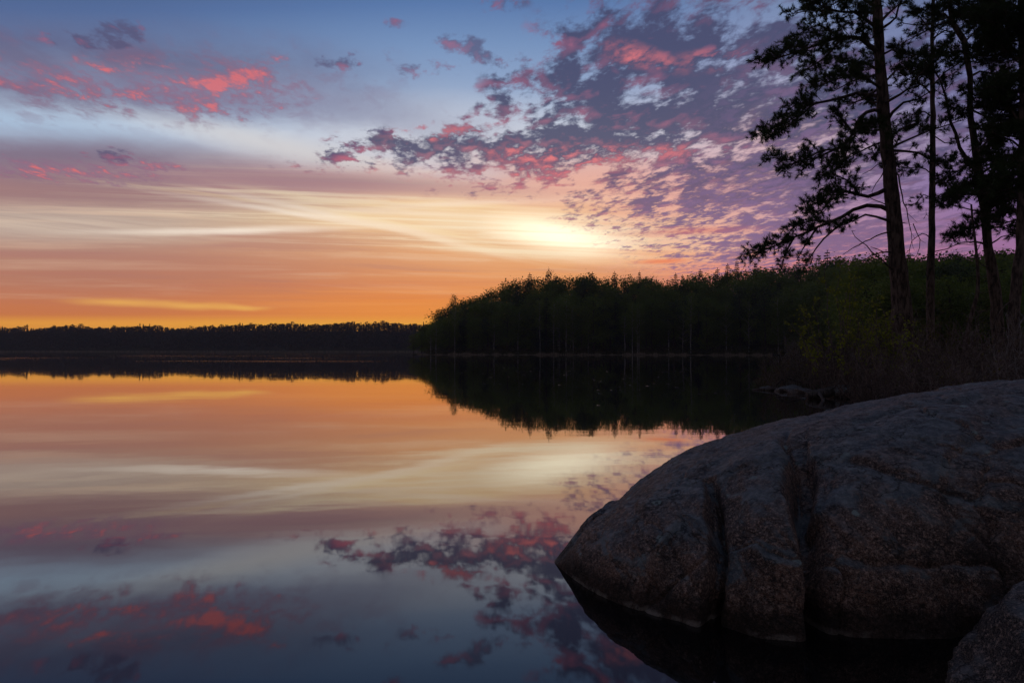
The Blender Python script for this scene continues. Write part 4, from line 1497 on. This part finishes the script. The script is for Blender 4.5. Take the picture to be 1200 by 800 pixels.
# ---- shrub belt, dry reeds and the wood far behind
m_brush = foliage("shore_brush", (56, 62, 36), (98, 94, 60), 0.3, 0.2)
mb = MB()
random.seed(77)
for px in np.arange(500, 1260, 0.8):
    Y = sy(px) + rnd(0.5, 4.0)
    x_ = (px - 600) / 800 * Y
    z = max(0.0, float(ground_z(np.array([x_]), np.array([Y]))[0]))
    hh = rnd(0.5, 2.6)
    for _ in range(16):
        leaf_quad(mb, Vector((x_ + random.gauss(0, 0.5), Y + random.gauss(0, 0.5), z + rnd(0, 1) * hh)), rnd(0.25, 0.5))
for k in range(900):
    px = rnd(500, 1240)
    Y = sy(px) + rnd(5, 34)
    x_ = (px - 600) / 800 * Y
    z = max(0.0, float(ground_z(np.array([x_]), np.array([Y]))[0]))
    hh = rnd(1.0, 4.0)
    for _ in range(22):
        leaf_quad(mb, Vector((x_ + random.gauss(0, 0.8), Y + random.gauss(0, 0.5), z + rnd(0, 1) * hh)), rnd(0.3, 0.6))
tag(mb.build("undergrowth", m_brush), "low tangled undergrowth along the foot of the wooded shore", "undergrowth", kind='stuff')

m_reed, b = mat("dry_reed")
b.inputs["Base Color"].default_value = (*lin((150, 132, 114)), 1)
b.inputs["Roughness"].default_value = 0.8
mb = MB()
random.seed(78)
for k in range(6000):
    px = rnd(488, 905)
    gap = max(0.0, 0.45 + 0.5 * math.sin(px * 0.09) * math.sin(px * 0.031 + 1) + 0.35 * math.sin(px * 0.37) + rnd(-0.3, 0.2))
    Y = sy(px) - rnd(0.2, 2.6)
    x_ = (px - 600) / 800 * Y
    mb.blade((x_, Y, -0.05), (rnd(-0.15, 0.15), rnd(-0.15, 0.15), 1), rnd(0.2, 0.8) * (0.3 + gap), 0.05)
for k in range(6000):
    x_ = rnd(-460, 30)
    mb.blade((x_, far_y(x_) - 3.2 - rnd(0, 3), -0.05), (rnd(-0.15, 0.15), rnd(-0.15, 0.15), 1), rnd(0.6, 1.5), 0.12)
tag(mb.build("reeds", m_reed), "thin belt of pale dry reeds along the far waterlines", "reeds", kind='stuff')

m_farwood = foliage("far_wood", (30, 36, 30), (54, 60, 44), 0.05, 0.0)
mb = MB()
random.seed(79)
ftop = fbm(91, 4)
for row in range(4):
    x_ = -720.0
    while x_ < 120:
        x_ += rnd(1.4, 3.2)
        Y = far_y(x_) + 8 + row * 9 + rnd(-3, 3)
        pxx = 600 + 800 * x_ / Y
        base_h = 19.0 + 2.5 * float(ftop(x_ * 0.02, 0.5)) + 4.0 * float(ftop(x_ * 0.06, 7.5)) + 1.0 * float(ftop(x_ * 0.3, 1.5)) + 2.6 * max(0.0, min(1.0, (pxx - 300) / 150)) + rnd(-0.45, 0.45) + (1.6 if random.random() < 0.06 else 0) + row * 0.2
        sp = random.random() < 0.35
        wd = rnd(2.2, 3.2) if sp else rnd(3.2, 5.0)
        z0 = 0.4 + row * 0.7
        mb.tube([(x_, Y, 0), (x_, Y, base_h * 0.8)], [0.2, 0.08], 3, False)
        nq = 220
        for _ in range(nq):
            t = rnd(0.04, 1.0) if row == 0 else 1 - 0.5 * rnd(0, 1) ** 1.2
            r = wd * ((1 - t) ** 0.8 if sp else math.sqrt(max(0.02, 1 - ((t - 0.55) / 0.47) ** 2))) * 0.9
            a = rnd(0, 6.28)
            rr = r * math.sqrt(random.random())
            leaf_quad(mb, Vector((x_ + rr * math.cos(a), Y + rr * math.sin(a), z0 + base_h * t)), rnd(1.0, 1.8) * (1 - 0.4 * t))
tag(mb.build("far_woods", m_farwood), "dark even wood along the far side of the lake", "woods", kind='stuff')

# scattered floating leaves in the calm bay
m_pad, b = mat("floating_leaf")
b.inputs["Base Color"].default_value = (*lin((96, 86, 66)), 1)
b.inputs["Roughness"].default_value = 0.35
mb = MB()
random.seed(80)
for k in range(80):
    px, py = random.gauss(690, 90), 420 + abs(random.gauss(0, 20))
    if px > 890: continue
    Y = 960 / max(6, py - 410)
    if shore_dist(np.array([(px - 600) / 800 * Y]), np.array([Y]))[0] > -3: continue
    x_ = (px - 600) / 800 * Y
    for _ in range(random.choice((1, 1, 1, 2, 3))):
        r = rnd(0.03, 0.075)
        cx_, cy_ = x_ + rnd(-0.8, 0.8), Y + rnd(-0.8, 0.8)
        n = len(mb.v)
        a0 = rnd(0, 6.28)
        for j in range(9):
            a = a0 + j / 9 * 5.9
            mb.v.append((cx_ + r * math.cos(a), cy_ + r * math.sin(a), 0.006 + rnd(0, 0.008)))
        mb.v.append((cx_, cy_, 0.006))
        mb.f.append(tuple(range(n, n + 10)))
tag(mb.build("floating_leaves", m_pad), "sparse floating leaves dotted over the dark reflection of the wood", "leaves", kind='stuff')

# ------------------------------------------------------------------ tangle on the right bank
m_twig = bark("shrub_twigs", (84, 73, 71), (144, 128, 122), 40.0)
m_paletwig = bark("pale_twigs", (104, 98, 98), (150, 142, 140), 40.0)
m_bushleaf = foliage("bush_leaves", (112, 126, 36), (164, 170, 64), 0.45, 0.1)
m_bushleaf2 = foliage("sparse_leaves", (84, 82, 46), (130, 120, 74), 0.35, 0.1)


def gz1(x_, y_):
    return max(0.0, float(ground_z(np.array([x_]), np.array([y_]))[0]))


def shrub(label, px, Y, top_py, spread, stems, mtw, mleaf=None, leaves=0, leaf=0.05, low=0.15, seed=0, twigs=9, thick=0.011, group=None, name="bare_shrub", leafy_above=0.35):
    random.seed(seed)
    x_ = (px - 600) / 800 * Y
    z = gz1(x_, Y)
    H = (410 - top_py) / 800 * Y + 1.2 - z
    root = empty(name, (x_, Y, z))
    tag(root, label, "shrub", group)
    sb = MB()
    lb = MB()
    for k in range(stems):
        a = rnd(0, 6.28)
        r = spread * math.sqrt(random.random())
        hh = H * rnd(0.55, 1.0) * (1 - 0.45 * (r / spread) ** 2)
        p0 = Vector((math.cos(a) * r * 0.25, math.sin(a) * r * 0.25, -0.1))
        p3 = Vector((math.cos(a) * r, math.sin(a) * r, hh))
        path = roughen([p0, p0.lerp(p3, 0.45) + Vector((0, 0, hh * 0.08)), p3], 0.045, 0.22)
        sb.tube(path, limb_radii(len(path), thick * rnd(0.8, 1.5), 0.005), 4, False)
        for q, d, f in path_points(path, max(0.08, hh / twigs)):
            if f < low: continue
            for _ in range(2):
                v = (d * 0.6 + rvec() * 0.9 + Vector((0, 0, 0.25))).normalized()
                L = rnd(0.12, 0.5) * (1.1 - 0.5 * f)
                e = q + v * L
                sb.tube([q, q.lerp(e, 0.5) + rvec() * 0.03, e], [0.006, 0.0045, 0.003], 3, False)
                v2 = (v + rvec() * 0.8).normalized()
                m_ = q.lerp(e, 0.6)
                sb.tube([m_, m_ + v2 * L * 0.6], [0.004, 0.0025], 3, False)
                if mleaf is not None and f > leafy_above:
                    for _ in range(leaves):
                        t = rnd(0.3, 1.1)
                        lb.blade(q + v * L * t + rvec() * 0.05, rvec() + Vector((0, 0, -0.2)), leaf * rnd(0.7, 1.4), leaf * rnd(0.5, 0.8))
    sb.build("stems", mtw, root)
    if lb.v:
        lb.build("foliage", mleaf, root)
    return root


shrub("yellow-green leafy bush beside the foot of the thickest pine", 985, 17.6, 298, 1.25, 20, m_twig, m_bushleaf, 6, 0.08, seed=201, name="leafy_bush", thick=0.015)
shrub("low yellow-green bush in front of the thickest pine's trunk", 1048, 16.8, 320, 0.75, 12, m_twig, m_bushleaf, 5, 0.075, seed=202, name="leafy_bush", thick=0.014)
shrub("thin bush with sparse olive leaves behind the slender pine", 1100, 19.5, 332, 1.0, 12, m_twig, m_bushleaf2, 3, 0.06, seed=203, name="leafy_bush")
shrub("pale silvery bare shrub leaning over the water's edge", 932, 21.0, 386, 0.75, 16, m_paletwig, m_bushleaf2, 1, 0.05, seed=204, group="bare shrubs on the right bank")
shrub("wispy brown bare shrub hanging furthest left over the water", 914, 20.8, 398, 0.7, 14, m_twig, m_bushleaf2, 1, 0.05, seed=205, group="bare shrubs on the right bank")
specs = [(952, 20.0, 372, 0.8, 14), (975, 18.2, 366, 0.9, 16), (1003, 17.2, 352, 0.9, 16), (1022, 18.4, 346, 0.8, 14), (1040, 15.6, 372, 0.9, 16), (1066, 17.4, 350, 0.8, 16),
         (1080, 14.4, 380, 0.9, 16), (1106, 16.2, 356, 0.9, 16), (1122, 13.6, 384, 0.9, 16), (1142, 16.6, 352, 0.8, 14), (1160, 14.2, 374, 0.9, 16), (1186, 13.4, 372, 0.9, 16),
         (1198, 15.0, 350, 0.9, 14), (1016, 14.6, 398, 0.8, 14), (1092, 12.4, 404, 0.8, 14), (1150, 12.0, 402, 0.8, 14), (1192, 11.0, 396, 0.8, 14)]
where = ["low bare shrub at the lake end of the bank", "bare shrub under the yellow-green bush", "bare twiggy shrub under the thickest pine's lowest dead branches",
         "bare shrub touching the left side of the thickest pine's foot", "short bare shrub in front of the thickest pine", "bare shrub between the two straight pine trunks",
         "short bare shrub in front of the gap between the straight pines", "tall bare shrub in front of the slender pine", "short bare shrub in front of the slender pine",
         "bare shrub around the foot of the bent sapling", "short bare shrub in front of the crooked pine's foot", "bare shrub at the right picture edge below the dark pine",
         "tallest bare shrub at the right picture edge", "knee-high shrub just above the boulder's crest, left end of the row", "knee-high shrub just above the boulder's crest, middle of the row",
         "knee-high shrub just above the boulder's crest, below the crooked pine", "knee-high shrub just above the boulder's highest end"]
for i, ((px, Y, top, sp, st), lab) in enumerate(zip(specs, where)):
    shrub(lab, px, Y, top, sp, st, m_twig, m_bushleaf2 if i % 3 == 0 else None, 1, 0.05, seed=220 + i, group="bare shrubs on the right bank")
shrub("small shrub with grey-white twigs at the right edge", 1182, 12.6, 352, 0.4, 5, m_paletwig, seed=260, group="bare shrubs on the right bank")

# dead grass and fallen twigs on the bank
m_grass = foliage("dead_grass", (54, 47, 36), (100, 88, 66), 0.1, 0.0)
mb = MB()
random.seed(300)
cnt = 0
while cnt < 15000:
    x_, y_ = rnd(5.5, 17), rnd(7, 30)
    if shore_dist(np.array([x_]), np.array([y_]))[0] < 0.15: continue
    z = gz1(x_, y_)
    mb.blade((x_, y_, z - 0.02), (rnd(-0.6, 0.6), rnd(-0.6, 0.6), 1), rnd(0.12, 0.5), 0.018, bend=rnd(0, 0.12))
    cnt += 1
tag(mb.build("grass", m_grass), "dead grass and sedge covering the dark bank", "grass", kind='stuff')

# ---- driftwood and stones where the bank meets the water
def log(label, pts, r0, r1, mt, name="driftwood", twigs=0, seed=0, cat="driftwood"):
    random.seed(seed)
    p = [Vector(q) for q in pts]
    base = p[0].copy()
    mb_ = MB()
    path = roughen(p, 0.03, 0.18)
    mb_.tube(path, [r0 + (r1 - r0) * i / (len(path) - 1) * rnd(0.9, 1.1) for i in range(len(path))], 8)
    n = len(path)
    mb_.f.append(tuple(reversed(range(0, 8))))
    o_ = tag(mb_.build(name, mt, None, True, origin=base), label, cat, None)
    if twigs:
        tb_ = MB()
        for q, d, f in path_points(path, 0.25):
            if random.random() < 0.7:
                v = (d * 0.4 + rvec()).normalized()
                v.z = abs(v.z)
                e = q + v * rnd(0.2, 0.6)
                tb_.tube([q - base, (q - base).lerp(e - base, 0.5) + rvec() * 0.04, e - base], [0.016, 0.011, 0.005], 4)
        c = tb_.build("branch_stub", mt, o_)
    return o_


def w(px, py, Y, z=None):
    q = at(px, py, Y)
    if z is not None: q.z = z
    return q


log("pale arched branch bending down into the water at the tip of the bank", [w(906, 456, 20.5), w(916, 445, 20.5), w(926, 442, 20.4), w(944, 450, 20.2), w(962, 456, 20.0)], 0.026, 0.015, m_deadwood, "fallen_branch", 0, 1, "branch")
log("wet grey log lying flat on the water at the tip of the bank", [w(882, 452, 20.8, 0.0), w(894, 452, 20.6, 0.03), w(908, 453, 20.4, 0.05), w(922, 455, 20.2, 0.03)], 0.035, 0.05, m_deadwood, "driftwood", 0, 2)
log("stout dark stump root with a pale broken end by the water", [w(946, 467, 17.0, 0.06), w(958, 462, 17.0, 0.14), w(974, 460, 17.1, 0.2)], 0.10, 0.13, m_deadwood, "stump_root", 1, 3)
log("thin sunken branch slanting into the water beside the stump root", [w(960, 466, 16.8, 0.15), w(966, 470, 16.4, 0.02), w(970, 474, 16.0, -0.06)], 0.04, 0.03, m_deadwood, "fallen_branch", 0, 4, "branch")
log("long thin drowned branch lying at the water's surface", [w(910, 466, 17.6, 0.01), w(928, 465, 17.4, 0.03), w(948, 461, 17.4, 0.05)], 0.015, 0.02, m_deadwood, "fallen_branch", 0, 6, "branch")
log("leaning broken grey trunk among the bare shrubs under the thickest pine", [w(1018, 455, 16.6), w(1010, 440, 16.7), w(1004, 428, 16.8), w(999, 414, 16.8)], 0.055, 0.04, m_deadwood, "broken_trunk", 1, 5, "trunk")

m_stone = granite("shore_stone", 0.50, 0.64, (52, 48, 48), (86, 80, 80), edge=False)


def stone(label, px, Y, r, flat, seed):
    x_ = (px - 600) / 800 * Y
    f = fbm(seed, 4)
    mb_ = MB()
    NU_, NW_ = 36, 20
    for i in range(NU_):
        a = 2 * math.pi * i / NU_
        for j in range(NW_):
            t = math.pi * (j + 0.001) / (NW_ - 1 + 0.002)
            d = (math.sin(t) * math.cos(a), math.sin(t) * math.sin(a), math.cos(t))
            k = r * (1 + 0.55 * float(f(d[0] * 1.4 + d[2] + 5, d[1] * 1.4 - d[2] * 0.7 + 5)))
            mb_.v.append((d[0] * k * 1.25, d[1] * k, d[2] * k * flat))
    for i in range(NU_):
        for j in range(NW_ - 1):
            a0, a1 = i * NW_ + j, ((i + 1) % NU_) * NW_ + j
            mb_.f.append((a0, a0 + 1, a1 + 1, a1))
    o_ = mb_.build("shore_stone", m_stone, None, True)
    o_.location = (x_, Y, r * flat * 0.25)
    tag(o_, label, "stone", "stones at the tip of the bank")


stone("small dark stone awash left of the pale arched branch", 899, 20.9, 0.16, 0.5, 501)
stone("flat dark stone under the pale arched branch", 926, 20.1, 0.30, 0.45, 502)
stone("squat grey stone between the arched branch and the stump root", 938, 19.0, 0.24, 0.5, 503)
stone("rounded stone behind the stump root", 985, 17.8, 0.36, 0.6, 504)
